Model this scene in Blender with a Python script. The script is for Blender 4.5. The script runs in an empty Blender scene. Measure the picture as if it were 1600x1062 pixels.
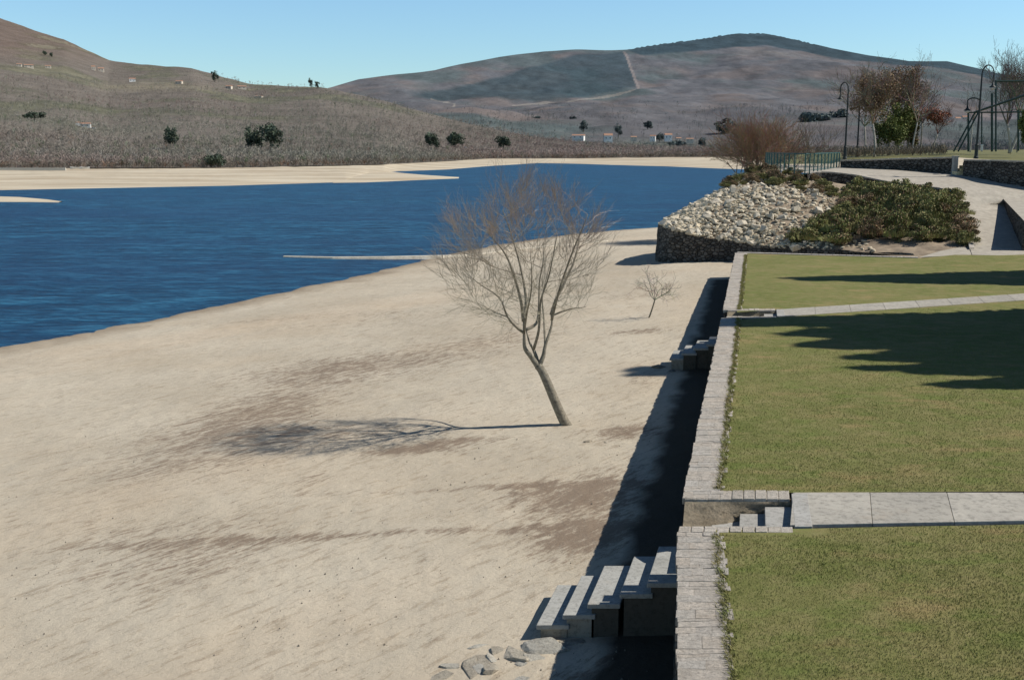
import bpy, math, random
import numpy as np
from mathutils import Vector
random.seed(7); RG=np.random.default_rng(11)
S=bpy.context.scene; COL=S.collection
# ------------------------------------------------------------------ camera geometry
F=1700.; HZ=232.; H=5.6
T=math.atan((531-HZ)/F)
def PD(px,py,Y):
    u=(px-800)/F; v=(py-531)/F
    t=Y/(math.cos(T)-v*math.sin(T))
    return (u*t, Y, H+(-math.sin(T)-v*math.cos(T))*t)
def P(px,py,z):
    u=(px-800)/F; v=(py-531)/F
    t=(z-H)/(-math.sin(T)-v*math.cos(T))
    return (u*t, (math.cos(T)-v*math.sin(T))*t, z)
cam=bpy.data.cameras.new('camera'); co=bpy.data.objects.new('camera',cam); COL.objects.link(co)
co.location=(0,0,H); co.rotation_euler=(math.pi/2-T,0,0)
cam.sensor_width=36; cam.lens=36*F/1600; cam.clip_end=30000; cam.clip_start=.1
S.camera=co
# ------------------------------------------------------------------ object helpers
def tag(o,label=None,cat=None,group=None,kind=None):
    if label: o['label']=label
    if cat: o['category']=cat
    if group: o['group']=group
    if kind: o['kind']=kind
    return o
def thing(name,label,cat,loc=(0,0,0),group=None):
    o=bpy.data.objects.new(name,None); COL.objects.link(o); o.location=loc; o.empty_display_size=.2
    return tag(o,label,cat,group)
def obj(name,me,mat,parent=None):
    o=bpy.data.objects.new(name,me); COL.objects.link(o)
    if mat and not me.materials: me.materials.append(mat)
    if parent:
        o.parent=parent; o.location=-Vector(parent.location)   # parts are built in world coordinates
    return o
def mesh(name,V,Fc,smooth=False,col=None,attrs=None):
    me=bpy.data.meshes.new(name)
    V=np.asarray(V,dtype=np.float32)
    if isinstance(Fc,np.ndarray):
        n,k=Fc.shape
        me.vertices.add(len(V)); me.vertices.foreach_set('co',V.ravel())
        me.loops.add(n*k); me.loops.foreach_set('vertex_index',Fc.astype(np.int32).ravel())
        me.polygons.add(n); me.polygons.foreach_set('loop_start',np.arange(0,n*k,k,dtype=np.int32))
        me.polygons.foreach_set('loop_total',np.full(n,k,dtype=np.int32))
        me.update(calc_edges=True)
    else:
        me.from_pydata([tuple(map(float,v)) for v in V],[],Fc); me.update()
    if smooth: me.polygons.foreach_set('use_smooth',np.ones(len(me.polygons),dtype=bool))
    if col is not None:
        a=me.color_attributes.new('Col','FLOAT_COLOR','POINT')
        c=np.ones((len(V),4),dtype=np.float32); c[:,:3]=col; a.data.foreach_set('color',c.ravel())
    if attrs:
        for k_,v_ in attrs.items():
            a=me.attributes.new(k_,'FLOAT','POINT'); a.data.foreach_set('value',np.asarray(v_,dtype=np.float32))
    return me
class MB:
    def __init__(s): s.v=[]; s.f=[]; s.c=[]
    def add(s,vs,fs,c=(1,1,1)):
        n=len(s.v); s.v+=[tuple(v) for v in vs]; s.f+=[tuple(i+n for i in f) for f in fs]; s.c+=[c]*len(vs)
    def hexa(s,p,c=(1,1,1)):   # 8 pts: bottom 4 ccw, top 4 ccw
        s.add(p,[(3,2,1,0),(4,5,6,7),(0,1,5,4),(1,2,6,5),(2,3,7,6),(3,0,4,7)],c)
    def box(s,c0,sz,rz=0,c=(1,1,1),tilt=0):
        a,b,h=sz[0]/2,sz[1]/2,sz[2]/2; ca,sa=math.cos(rz),math.sin(rz); ps=[]
        for z in (-h,h):
            for x,y in ((-a,-b),(a,-b),(a,b),(-a,b)):
                ps.append((c0[0]+x*ca-y*sa,c0[1]+x*sa+y*ca,c0[2]+z+tilt*x))
        s.hexa(ps,c)
    def tube(s,pts,rad,n=6,c=(1,1,1),cap=True):
        pts=[Vector(p) for p in pts]; k=len(pts)
        if not hasattr(rad,'__len__'): rad=[rad]*k
        vs=[];fs=[]
        for i,p in enumerate(pts):
            d=(pts[min(i+1,k-1)]-pts[max(i-1,0)]).normalized()
            a=d.cross(Vector((0,1,0)) if abs(d.y)<.9 else Vector((1,0,0))).normalized(); b=d.cross(a)
            for j in range(n):
                t=2*math.pi*j/n; vs.append(p+(a*math.cos(t)+b*math.sin(t))*rad[i])
        for i in range(k-1):
            for j in range(n):
                j2=(j+1)%n; fs.append((i*n+j,i*n+j2,(i+1)*n+j2,(i+1)*n+j))
        if cap: fs.append(tuple(range(n))[::-1]); fs.append(tuple((k-1)*n+j for j in range(n)))
        s.add(vs,fs,c)
    def lathe(s,c0,prof,n=12,c=(1,1,1),axis=None):
        vs=[];fs=[]
        for (r,z) in prof:
            for j in range(n):
                t=2*math.pi*j/n; vs.append((c0[0]+r*math.cos(t),c0[1]+r*math.sin(t),c0[2]+z))
        for i in range(len(prof)-1):
            for j in range(n):
                j2=(j+1)%n; fs.append((i*n+j,i*n+j2,(i+1)*n+j2,(i+1)*n+j))
        fs.append(tuple(range(n))[::-1]); fs.append(tuple((len(prof)-1)*n+j for j in range(n)))
        s.add(vs,fs,c)
    def build(s,name,mat,parent=None,smooth=False,bevel=0):
        me=mesh(name,s.v,s.f,smooth,np.array(s.c,dtype=np.float32))
        o=obj(name,me,mat,parent)
        if bevel:
            m=o.modifiers.new('bevel','BEVEL'); m.width=bevel; m.segments=2; m.limit_method='ANGLE'
        return o
# value noise in numpy
_perm=RG.random((256,256)).astype(np.float32)
def vn(x,y):
    x=np.asarray(x,dtype=np.float64); y=np.asarray(y,dtype=np.float64)
    xi=np.floor(x).astype(int); yi=np.floor(y).astype(int); xf=x-xi; yf=y-yi
    u=xf*xf*(3-2*xf); v=yf*yf*(3-2*yf); g=lambda a,b:_perm[a%256,b%256]
    return (g(xi,yi)*(1-u)+g(xi+1,yi)*u)*(1-v)+(g(xi,yi+1)*(1-u)+g(xi+1,yi+1)*u)*v
def fbm(x,y,o=4):
    s=0;a=.5;t=0
    for i in range(o):
        s=s+a*vn(x*2**i+17.3*i,y*2**i+5.1*i); t+=a; a*=.55
    return s/t
def tps(pts):
    p=np.array(pts,dtype=float); X=p[:,:2]; n=len(p)
    def U(r2): return np.where(r2>0,.5*r2*np.log(np.maximum(r2,1e-9)),0)
    K=U(((X[:,None]-X[None])**2).sum(-1))+np.eye(n)*.01; Pm=np.c_[np.ones(n),X]
    A=np.zeros((n+3,n+3)); A[:n,:n]=K; A[:n,n:]=Pm; A[n:,:n]=Pm.T
    w=np.linalg.solve(A,np.r_[p[:,2],0,0,0])
    def f(x,y):
        x=np.asarray(x,dtype=float); y=np.asarray(y,dtype=float); s=w[n]+w[n+1]*x+w[n+2]*y
        for i in range(n): s=s+w[i]*U((x-X[i,0])**2+(y-X[i,1])**2)
        return s
    return f
def grid_faces(nr,nc):
    i,j=np.meshgrid(np.arange(nr-1),np.arange(nc-1),indexing='ij'); a=(i*nc+j).ravel()
    return np.stack([a,a+1,a+nc+1,a+nc],1)
# ------------------------------------------------------------------ materials
class NT:
    def __init__(s,name,rough=.9,spec=.25):
        s.m=bpy.data.materials.new(name); s.m.use_nodes=True; s.t=s.m.node_tree; s.b=s.t.nodes['Principled BSDF']
        s.b.inputs['Roughness'].default_value=rough; s.b.inputs['Specular IOR Level'].default_value=spec
        s.tc=s.t.nodes.new('ShaderNodeNewGeometry').outputs['Position']
        s.ob=s.t.nodes.new('ShaderNodeTexCoord').outputs['Object']
    def n(s,typ,**k):
        x=s.t.nodes.new(typ)
        for a,b in k.items(): setattr(x,a,b)
        return x
    def l(s,a,b): s.t.links.new(a,b)
    def map(s,vec,scale=(1,1,1),rz=0):
        m=s.n('ShaderNodeMapping'); m.inputs['Scale'].default_value=scale; m.inputs['Rotation'].default_value=(0,0,rz); s.l(vec,m.inputs[0]); return m.outputs[0]
    def rot_first(s,vec,rz,scale):
        return s.map(s.map(vec,(1,1,1),rz),scale)
    def noise(s,scale,vec=None,detail=6,rough=.6,dist=0):
        x=s.n('ShaderNodeTexNoise'); x.inputs['Scale'].default_value=scale; x.inputs['Detail'].default_value=detail
        x.inputs['Roughness'].default_value=rough; x.inputs['Distortion'].default_value=dist; s.l(vec or s.tc,x.inputs['Vector']); return x.outputs['Fac']
    def vor(s,scale,vec=None,feat='F1',out='Distance'):
        x=s.n('ShaderNodeTexVoronoi'); x.feature=feat; x.inputs['Scale'].default_value=scale; s.l(vec or s.tc,x.inputs['Vector']); return x.outputs[out]
    def ramp(s,fac,stops):
        r=s.n('ShaderNodeValToRGB'); e=r.color_ramp.elements
        while len(e)<len(stops): e.new(.5)
        for i,(p,c) in enumerate(stops):
            e[i].position=p; e[i].color=(c,c,c,1) if not hasattr(c,'__len__') else (*c,1)
        s.l(fac,r.inputs[0]); return r.outputs[0]
    def mix(s,f,a,b,mode='MIX'):
        x=s.n('ShaderNodeMix',data_type='RGBA',blend_type=mode)
        for v,i in ((f,0),(a,6),(b,7)):
            if hasattr(v,'is_linked') : s.l(v,x.inputs[i])
            else: x.inputs[i].default_value=v if i==0 else (*v,1)
        return x.outputs[2]
    def math(s,op,a,b=0.):
        x=s.n('ShaderNodeMath',operation=op)
        for v,i in ((a,0),(b,1)):
            if hasattr(v,'is_linked'): s.l(v,x.inputs[i])
            else: x.inputs[i].default_value=v
        return x.outputs[0]
    def attr(s,name,out='Color'):
        x=s.n('ShaderNodeAttribute'); x.attribute_name=name; return x.outputs[out]
    def bump(s,h,strength=.5,dist=.02):
        b=s.n('ShaderNodeBump'); b.inputs['Strength'].default_value=strength; b.inputs['Distance'].default_value=dist
        s.l(h,b.inputs['Height'])
        if s.b.inputs['Normal'].is_linked: s.l(s.b.inputs['Normal'].links[0].from_socket,b.inputs['Normal'])
        s.l(b.outputs[0],s.b.inputs['Normal'])
    def color(s,c):
        if hasattr(c,'is_linked'): s.l(c,s.b.inputs['Base Color'])
        else: s.b.inputs['Base Color'].default_value=(*c,1)
def simple(name,c1,c2,scale,rough=.9,bump=0,bd=.02,vcol=False,detail=6,spec=.25,stretch=(1,1,1)):
    k=NT(name,rough,spec); v=k.map(k.tc,stretch) if stretch!=(1,1,1) else k.tc
    nz=k.noise(scale,v,detail); c=k.ramp(nz,[(.32,c1),(.68,c2)])
    if vcol: c=k.mix(1.,c,k.attr('Col'),'MULTIPLY')
    k.color(c)
    if bump: k.bump(nz,bump,bd)
    return k.m
M={}
# sand with strand lines of dark debris
k=NT('sand_beach',.95,.15)
ang=-math.radians(50)
A_=k.rot_first(k.tc,ang,(.3,1.4,1)); B_=k.rot_first(k.tc,ang,(.7,2.6,1))
base=k.ramp(k.noise(.22,k.tc,5),[(.3,(.475,.415,.32)),(.7,(.585,.52,.41))])
base=k.mix(k.ramp(k.noise(.09,A_,4),[(.5,0.),(.75,.55)]),base,(.58,.46,.33))
base=k.mix(k.ramp(k.noise(14,k.tc,8,.75),[(.3,.35),(.5,0.)]),base,(.33,.27,.19))
base=k.mix(k.ramp(k.noise(2.2,B_,6,.72),[(.53,0.),(.62,.5)]),base,(.30,.235,.165))
base=k.mix(k.ramp(k.noise(2.6,k.rot_first(k.tc,ang,(.55,1.7,1)),9,.85),[(.585,0.),(.63,.7)]),base,(.25,.195,.14))
base=k.mix(k.ramp(k.noise(.16,k.tc,3),[(.45,0.),(.7,.35)]),base,(.50,.40,.28))
deb=k.attr('debris','Fac')
st=k.math('ADD',k.math('MULTIPLY',k.noise(1.5,B_,8,.8,.6),.45),k.math('MULTIPLY',k.noise(5,k.rot_first(k.tc,ang,(.5,1.5,1)),7,.8),.55))
thr=k.math('ADD',st,k.math('MULTIPLY',deb,.218))
base=k.mix(k.ramp(thr,[(.59,0.),(.69,.8)]),base,(.19,.135,.095))
sx=k.n('ShaderNodeSeparateXYZ'); k.l(k.tc,sx.inputs[0])
zz=k.math('ADD',sx.outputs['Z'],k.math('MULTIPLY',k.noise(.35,k.tc,4),.22))
base=k.mix(k.ramp(k.math('MULTIPLY',k.math('ADD',zz,3.55),1.),[(.10,1.),(.36,0.)]),base,(.20,.145,.095))
base=k.mix(k.math('MULTIPLY',k.attr('wall_shade','Fac'),.96),base,(.055,.045,.032))  # shade of the wall painted into the sand colour along its foot
k.color(base); k.bump(k.noise(9,k.tc,8,.8),.6,.04); k.bump(k.noise(2.2,k.tc,5),.35,.10)
M['sand']=k.m
M['far_sand']=simple('far_sand',(.40,.32,.22),(.62,.55,.42),.02,.95,detail=8,stretch=(1,3,1))
# lawn
k=NT('lawn_grass',.95,.1)
c=k.ramp(k.noise(.35,k.tc,5,.6),[(.3,(.13,.15,.042)),(.5,(.175,.178,.062)),(.72,(.24,.205,.09))])
c=k.mix(k.ramp(k.noise(2.2,k.tc,6,.7),[(.42,.0),(.66,.55)]),c,(.31,.265,.13))
c=k.mix(k.ramp(k.noise(30,k.tc,8,.8),[(.35,.5),(.55,0.)]),c,(.12,.13,.045))
c=k.mix(k.ramp(k.noise(1.1,k.map(k.tc,(1,2,1)),5),[(.5,0.),(.66,.5)]),c,(.14,.19,.045))
c=k.mix(k.ramp(k.noise(.8,k.map(k.tc,(.6,1.4,1)),5),[(.55,0.),(.68,.55)]),c,(.33,.24,.12))
k.color(c); k.bump(k.noise(45,k.tc,6,.8),.6,.02); k.bump(k.noise(3,k.tc,4),.4,.06)
M['lawn']=k.m
k=NT('grass_blades',.8,.15)
gc=k.mix(k.ramp(k.noise(1.2,k.tc,5,.7),[(.40,0.),(.62,.65)]),k.attr('Col'),(.30,.25,.115))
gc=k.mix(k.ramp(k.noise(.8,k.map(k.tc,(.6,1.4,1)),5),[(.55,0.),(.68,.55)]),gc,(.36,.25,.13))
k.color(k.mix(k.ramp(k.noise(1.1,k.map(k.tc,(1,2,1)),5),[(.5,0.),(.66,.5)]),gc,(.16,.225,.05)))
k.b.inputs['Subsurface Weight'].default_value=0
M['blade']=k.m
# stone
def stone(name,a,b,sc=3,bd=.03,vc=True):
    k=NT(name,.9,.2); n1=k.noise(sc,k.tc,8,.7)
    c=k.ramp(n1,[(.3,a),(.7,b)]); c=k.mix(k.ramp(k.noise(sc*7,k.tc,6,.75),[(.35,.6),(.52,0.)]),c,tuple(x*.45 for x in a))
    c=k.mix(k.ramp(k.noise(sc*.6,k.tc,4),[(.58,0.),(.75,.35)]),c,(.36,.27,.18))
    if vc: c=k.mix(1.,c,k.attr('Col'),'MULTIPLY')
    if name=='coping_stone':
        c=k.mix(k.ramp(k.noise(9,k.map(k.tc,(.8,1.8,1)),8,.8),[(.40,.6),(.56,0.)]),c,(.25,.23,.20)); k.bump(k.noise(9,k.map(k.tc,(.8,1.8,1)),8,.8),.8,.03)
    k.color(c); k.bump(k.noise(sc*4,k.tc,8,.75),.8,bd); M[name]=k.m
stone('coping_stone',(.42,.385,.335),(.62,.575,.51),3,.03)
M['coping_stone'].node_tree.nodes['Principled BSDF'].inputs['Roughness'].default_value=.95
stone('granite',(.34,.33,.30),(.46,.45,.42),2,.01)
stone('rubble_stone',(.52,.46,.35),(.72,.66,.55),2,.04)
stone('shore_rock',(.36,.34,.29),(.56,.53,.46),3,.05)
stone('rough_rock',(.20,.185,.15),(.40,.36,.29),2,.06)
stone('paving',(.34,.32,.285),(.47,.44,.385),1.1,.01)
k=NT('masonry_wall',.95,.15)
sv=k.map(k.tc,(3.4,3.4,5.2)); d=k.vor(1.,sv,'DISTANCE_TO_EDGE')
c=k.mix(1.,k.ramp(k.vor(1.,sv,'F1','Color'),[(.2,(.085,.08,.072)),(.8,(.20,.185,.165))]),k.ramp(k.noise(8,k.tc,6),[(.3,.6),(.7,1.)]),'MULTIPLY')
c=k.mix(k.ramp(d,[(.02,1.),(.07,0.)]),c,(.02,.018,.016))
k.color(c); k.bump(k.ramp(d,[(0.,0.),(.15,1.)]),1.,.06); k.bump(k.noise(9,k.tc,6),.6,.03); M['masonry']=k.m
M['gravel']=simple('gravel_path',(.33,.30,.25),(.47,.43,.36),2.5,.95,.5,.02,detail=9)
M['upper_grass']=simple('upper_grass',(.10,.11,.04),(.21,.19,.08),.7,.95,.6,.05,detail=8)
M['mound']=simple('mound_soil',(.19,.15,.11),(.40,.32,.23),1.3,.95,.8,.08,detail=9)
# bark / twigs
M['bark']=simple('willow_bark',(.14,.125,.095),(.30,.27,.21),14,.9,.7,.02)
M['twig']=simple('bare_twigs',(.9,.9,.9),(1.,1.,1.),3,.85,vcol=True)
M['palebark']=simple('pale_bark',(.30,.28,.24),(.52,.49,.43),2,.9)
k=NT('foliage',.75,.2); k.color(k.mix(1.,k.attr('Col'),k.ramp(k.noise(1.2,k.tc,4),[(.3,.7),(.7,1.25)]),'MULTIPLY')); M['leaf']=k.m
k=NT('painted_iron',.55,.4); k.color(k.ramp(k.noise(5,k.tc,3),[(.3,(.012,.017,.016)),(.7,(.025,.032,.03))])); M['iron']=k.m
k=NT('green_rail_paint',.5,.4); k.color(k.ramp(k.noise(5,k.tc,3),[(.3,(.02,.085,.085)),(.7,(.035,.12,.115))])); M['rail']=k.m
k=NT('green_frame_paint',.55,.4); k.color(k.ramp(k.noise(5,k.tc,3),[(.3,(.012,.035,.03)),(.7,(.02,.055,.045))])); M['frame']=k.m
k=NT('lamp_glass',.3,.5); k.color((.42,.40,.38)); M['lampglass']=k.m
M['render']=simple('house_render',(.78,.76,.72),(.86,.85,.82),.5,.9,vcol=True)
M['tile']=simple('roof_tile',(.34,.19,.13),(.44,.27,.19),.6,.9)
M['dark']=simple('window_opening',(.03,.03,.035),(.05,.05,.055),1,.5)
k=NT('hill_cover',.95,.05)
c=k.mix(1.,k.attr('Col'),k.ramp(k.noise(.035,k.map(k.tc,(1,1,1)),8,.72),[(.3,.72),(.7,1.22)]),'MULTIPLY')
k.color(c); k.bump(k.noise(.05,k.tc,8,.75),.8,6.); M['hill']=k.m
k=NT('mountain_cover',.95,.05)
c=k.mix(1.,k.attr('Col'),k.ramp(k.noise(.009,k.map(k.tc,(1,.3,1.6)),10,.8),[(.35,.66),(.65,1.28)]),'MULTIPLY')
c=k.mix(k.ramp(k.noise(.016,k.map(k.tc,(1,.25,1.8)),8,.8),[(.56,0.),(.62,.35)]),c,(.075,.10,.11))
k.color(c); k.bump(k.noise(.012,k.tc,8,.7),.45,18.); M['mountain']=k.m
k=NT('woodland',.95,.05); k.color(k.attr('Col')); M['wood']=k.m
# water
k=NT('lake_water',.4,.22)
w1=k.noise(.45,k.map(k.tc,(.55,1.6,1)),6,.65); w2=k.noise(1.8,k.map(k.tc,(.6,1.5,1)),5,.7); w3=k.noise(.02,k.map(k.tc,(.35,2.2,1)),5,.6)
c=k.ramp(k.math('ADD',k.math('MULTIPLY',w1,.5),k.math('MULTIPLY',w2,.5)),[(.38,(.001,.013,.038)),(.5,(.003,.048,.112)),(.61,(.028,.15,.26))])
c=k.mix(k.ramp(w3,[(.4,0.),(.65,.5)]),c,(.006,.036,.10))
k.color(c); k.bump(w1,.9,.35); k.bump(w2,.8,.10); M['water']=k.m
# ------------------------------------------------------------------ light
W=bpy.data.worlds.new('World'); S.world=W; W.use_nodes=True
nt=W.node_tree; bg=nt.nodes['Background']; sk=nt.nodes.new('ShaderNodeTexSky'); sk.sky_type='NISHITA'; sk.sun_disc=False
EL=math.radians(44); SUND=Vector((math.cos(EL),.02*math.cos(EL),math.sin(EL))).normalized()
sk.sun_elevation=EL; sk.sun_rotation=math.radians(89); sk.air_density=1.; sk.dust_density=.2; sk.ozone_density=1.6; sk.altitude=300
tcw=nt.nodes.new('ShaderNodeTexCoord'); sp_=nt.nodes.new('ShaderNodeSeparateXYZ'); nt.links.new(tcw.outputs['Generated'],sp_.inputs[0])
rw=nt.nodes.new('ShaderNodeValToRGB'); nt.links.new(sp_.outputs['Z'],rw.inputs[0]); e=rw.color_ramp.elements; e.new(.5); e.new(.5)
for i_,(p_,c_) in enumerate([(.0,(.78,.98,1.06)),(.13,(.88,1.12,1.24)),(.40,(.42,.54,.64)),(1.,(.26,.32,.38))]): e[i_].position=p_; e[i_].color=(*c_,1)
mw=nt.nodes.new('ShaderNodeMix'); mw.data_type='RGBA'; mw.blend_type='MULTIPLY'; mw.inputs[0].default_value=1
nt.links.new(sk.outputs[0],mw.inputs[6]); nt.links.new(rw.outputs[0],mw.inputs[7]); nt.links.new(mw.outputs[2],bg.inputs[0]); bg.inputs[1].default_value=.115
sl=bpy.data.lights.new('sun','SUN'); sl.energy=5.0; sl.angle=math.radians(.53); sl.color=(1,.945,.86)
so=bpy.data.objects.new('sun',sl); COL.objects.link(so); so.rotation_euler=SUND.to_track_quat('Z','Y').to_euler(); so.location=(30,0,40)
S.view_settings.view_transform='Standard'; S.view_settings.look='None'; S.view_settings.exposure=0; S.view_settings.gamma=1
S.cycles.max_bounces=4; S.cycles.diffuse_bounces=2; S.cycles.transparent_max_bounces=4
# ------------------------------------------------------------------ wall line
WLp=[(-10,-1.2),(6,1.1),(10,1.63),(15.54,2.47),(16.76,2.72),(59.23,12.17),(400,12.2)]
def wl(y): return np.interp(y,[a for a,_ in WLp],[b for _,b in WLp])
# ------------------------------------------------------------------ sand beach
pts=[(1,4,-1.65),(1.7,11,-1.62),(2.4,15.5,-1.6),(3.9,22,-1.62),(5.4,29,-1.6),(7.5,39,-1.5),(9.5,48,-1.45),(11,57,-1.38),
     (14,67,-1.3),(12,72,-1.5),(9,60,-1.5),(1.47,28.6,-1.75),(-8,14,-2.0),(-6,4,-1.9),(-8,28,-2.2),(-3,45,-2.2),(-14,30,-2.6),(-2,70,-2.75),(6,90,-2.8),
     (-23.77,49.68,-3.5),(-18.12,60.94,-3.5),(-13.5,73,-3.5),(-6.05,93.33,-3.5),(-1.5,104,-3.5),(7,118,-3.5),(17.28,128.06,-3.5),(40,140,-3.5),
     (-25,35,-3.1),(-30,40,-3.5),(-42,28,-3.6),(-34,15,-3.2),(-20,8,-2.5),(-45,50,-5),(-30,75,-5),(-15,110,-5),(0,130,-5),(20,150,-5),(50,170,-5),(30,110,-2.8),(30,80,-2),(30,40,-1.8),(30,5,-1.8)]
sandz=tps(pts)
nr,nc=420,420
yy=np.exp(np.linspace(math.log(3.),math.log(165),nr))
uu=np.linspace(-.62,.46,nc)
Yg,Ug=np.meshgrid(yy,uu,indexing='ij'); Xg=Ug*(Yg+9)
Xg=np.minimum(Xg,np.maximum(wl(Yg)+.35+np.where(Yg>59.2,16,0),Xg*0-50))
Zg=sandz(Xg,Yg)+(fbm(Xg*.5,Yg*.5,4)-.5)*.10+(fbm(Xg*2.3+9,Yg*2.3,3)-.5)*.03
def blob(px,py,rx,ry,amp,z=-1.9):
    x,y,_=P(px,py,z); return amp*np.exp(-(((Xg-x)+ (Yg-y)*-.25)/rx)**2-((Yg-y)/ry)**2)
deb=sum(blob(*b) for b in [(360,660,3.6,3.2,.56),(430,610,2.4,3.6,.6),(250,720,3,2,.42),(470,560,4,3,.45),(200,820,4,2,.35),(600,480,7,5,.38),(640,703,1.4,.45,.95),(720,690,1.6,.5,.8),(880,770,1.6,1.6,.85,-1.65),(900,840,1.1,1.,.85,-1.65),(970,672,1.2,.9,.8,-1.65),
  (560,670,2.2,1.2,.4),(490,745,.5,.8,.55),(640,550,5,4,.42),(800,520,4,4,.40),(1000,528,1.3,.9,.75),(300,880,2.6,2.2,.45),(640,840,5,.25,.6),(720,770,4,.2,.6),(1010,600,.8,3,.5),(1000,470,3,2,.4),(350,500,9,1.2,.35,-3),(1000,1050,1.5,.7,.8,-1.65),(990,770,1.3,6,.35,-1.65)])
dw=wl(Yg)-Xg; wall_shade=np.clip((1.30+(fbm(Xg*1.5,Yg*1.5,3)-.5)*.5-dw)/.35,0,1)*(Yg<58.5)  # mask of the painted dark strip, kept within the wall's cast shadow
me=mesh('sand_beach',np.stack([Xg,Yg,Zg],-1).reshape(-1,3),grid_faces(nr,nc)[:,::-1].copy()[:, ::-1].copy(),True,attrs={'debris':np.clip(deb,0,1).ravel(),'wall_shade':wall_shade.ravel()})
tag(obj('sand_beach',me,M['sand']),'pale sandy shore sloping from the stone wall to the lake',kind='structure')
def sz(x,y): return float(sandz(x,y))
# lake
V=[];  xs=np.linspace(-2600,2600,60); ys=np.r_[np.linspace(20,200,30),np.linspace(230,2600,40)]
Yw,Xw=np.meshgrid(ys,xs,indexing='ij')
tag(obj('lake_water',mesh('lake_water',np.stack([Xw,Yw,Xw*0-3.5],-1).reshape(-1,3),grid_faces(len(ys),len(xs)),True),M['water']),'deep blue rippled lake water',kind='structure')
# base ground, reaching the horizon beneath everything
gx=np.linspace(-25000,25000,11); gy=np.linspace(-8000,25000,11); Yq,Xq=np.meshgrid(gy,gx,indexing='ij')
tag(obj('ground',mesh('ground',np.stack([Xq,Yq,Xq*0-9],-1).reshape(-1,3),grid_faces(11,11)),M['far_sand']),'low ground beyond and beneath the valley',kind='structure')
# ------------------------------------------------------------------ far shore beach + wooded hills
def ip(px,pl): return np.interp(px,[a for a,_ in pl],[b for _,b in pl])
SHO=[(-700,300),(-100,299),(0,298),(350,291),(540,285),(575,273),(620,268),(700,265),(760,260),(840,255),(900,256),(960,258),(1040,260),(1130,264),(1200,266),(2200,268)]
TRE=[(-700,263),(0,263),(350,262),(600,257),(760,248),(900,247),(1100,245),(1600,243),(2200,243)]
RID=[(-700,-60),(-300,-40),(-100,0),(0,28),(60,50),(100,62),(130,76),(170,94),(200,99),(250,103),(300,107),(350,121),(390,131),(440,134),(500,137),(540,144),(600,158),(700,186),(800,208),(900,224),(1000,233),(1130,236),(1600,238),(2200,238)]
YR=[(-700,2000),(0,1900),(300,1600),(520,1400),(800,1200),(1000,1050),(1130,1000),(2200,1000)]
YT=[(-700,430),(0,420),(350,430),(600,470),(760,760),(900,780),(2200,800)]
cpx=np.linspace(-700,2200,1100)
def shore_Y(px):
    py=ip(px,SHO); v=(py-531)/F; t=(-3.5-H)/(-np.sin(T)-v*np.cos(T)); return (np.cos(T)-v*np.sin(T))*t
# beach
t_=np.linspace(0,1,40)[:,None]
ys_=shore_Y(cpx)[None]; yt_=ip(cpx,YT)[None]; yt_=np.maximum(yt_,ys_+40)
pyt=ip(cpx,TRE)[None]
zt=H-(pyt-HZ)*yt_/F
Yb=ys_-12+(yt_+25-ys_+12)*t_
s_=(Yb-ys_)/(yt_-ys_)
Zb=-3.5+(zt+3.5)*np.clip(s_,-1,1.1)+np.where(s_<0,-1.5*np.abs(Yb-ys_)/12,0)+(fbm(cpx[None]*.03+Yb*0,Yb*.02,4)-.5)*.6*np.clip(s_,0,1)
Xb=(cpx[None]-800)/F*Yb/np.cos(T)*.985
def UX(px,Y,py): # exact x
    v=(py-531)/F; return (px-800)/F*Y/(np.cos(T)-v*np.sin(T))
Xb=UX(cpx[None],Yb,pyt+0*Yb)
tag(obj('far_beach',mesh('far_beach',np.stack([Xb,Yb,Zb],-1).reshape(-1,3),grid_faces(40,len(cpx)),True),M['far_sand']),'pale drawdown beach along the far shore',kind='structure')
# spits of sand in the water
def spit(plist,z=-3.38,th=.25,name='sandbar',label=''):
    n=len(plist); V=[];Fq=[]
    for i,(px,py,w) in enumerate(plist):
        x,y,_=P(px,py,z); hw=w/2
        for q,(o,zz_) in enumerate(((-hw-1.2*th*4,-.5),(-hw,0),(hw,0),(hw+1.2*th*4,-.5))): V.append((x,y+o,z+zz_))
    for i in range(n-1):
        for q in range(3): a=i*4+q; Fq.append((a,a+4,a+5,a+1))
    return tag(obj(name,mesh(name,V,Fq,True),M['far_sand']),label,kind='structure')
spit([(-200,308,30),(0,311,16),(60,313,7),(95,315,1)],label='low sandbar reaching into the lake on the left')
top_e=[(520,268),(570,266),(615,269),(660,273),(700,276),(717,277.6)]; bot_e=[(520,285.2),(570,284.5),(615,282.6),(660,280.6),(700,279),(717,278.2)]
V=[];n=len(top_e)
for (a,b) in zip(top_e,bot_e):
    A=P(a[0],a[1],-3.4); B=P(b[0],b[1],-3.4)
    for f,zz_ in ((-.06,-4.2),(0,-3.45),(.3,-3.2),(.7,-3.2),(1,-3.45),(1.06,-4.2)): V.append((A[0]+(B[0]-A[0])*f,A[1]+(B[1]-A[1])*f,zz_))
tag(obj('sand_spit',mesh('sand_spit',V,grid_faces(n,6),True),M['far_sand']),'long sand spit pointing right from the far beach',kind='structure')
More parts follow.
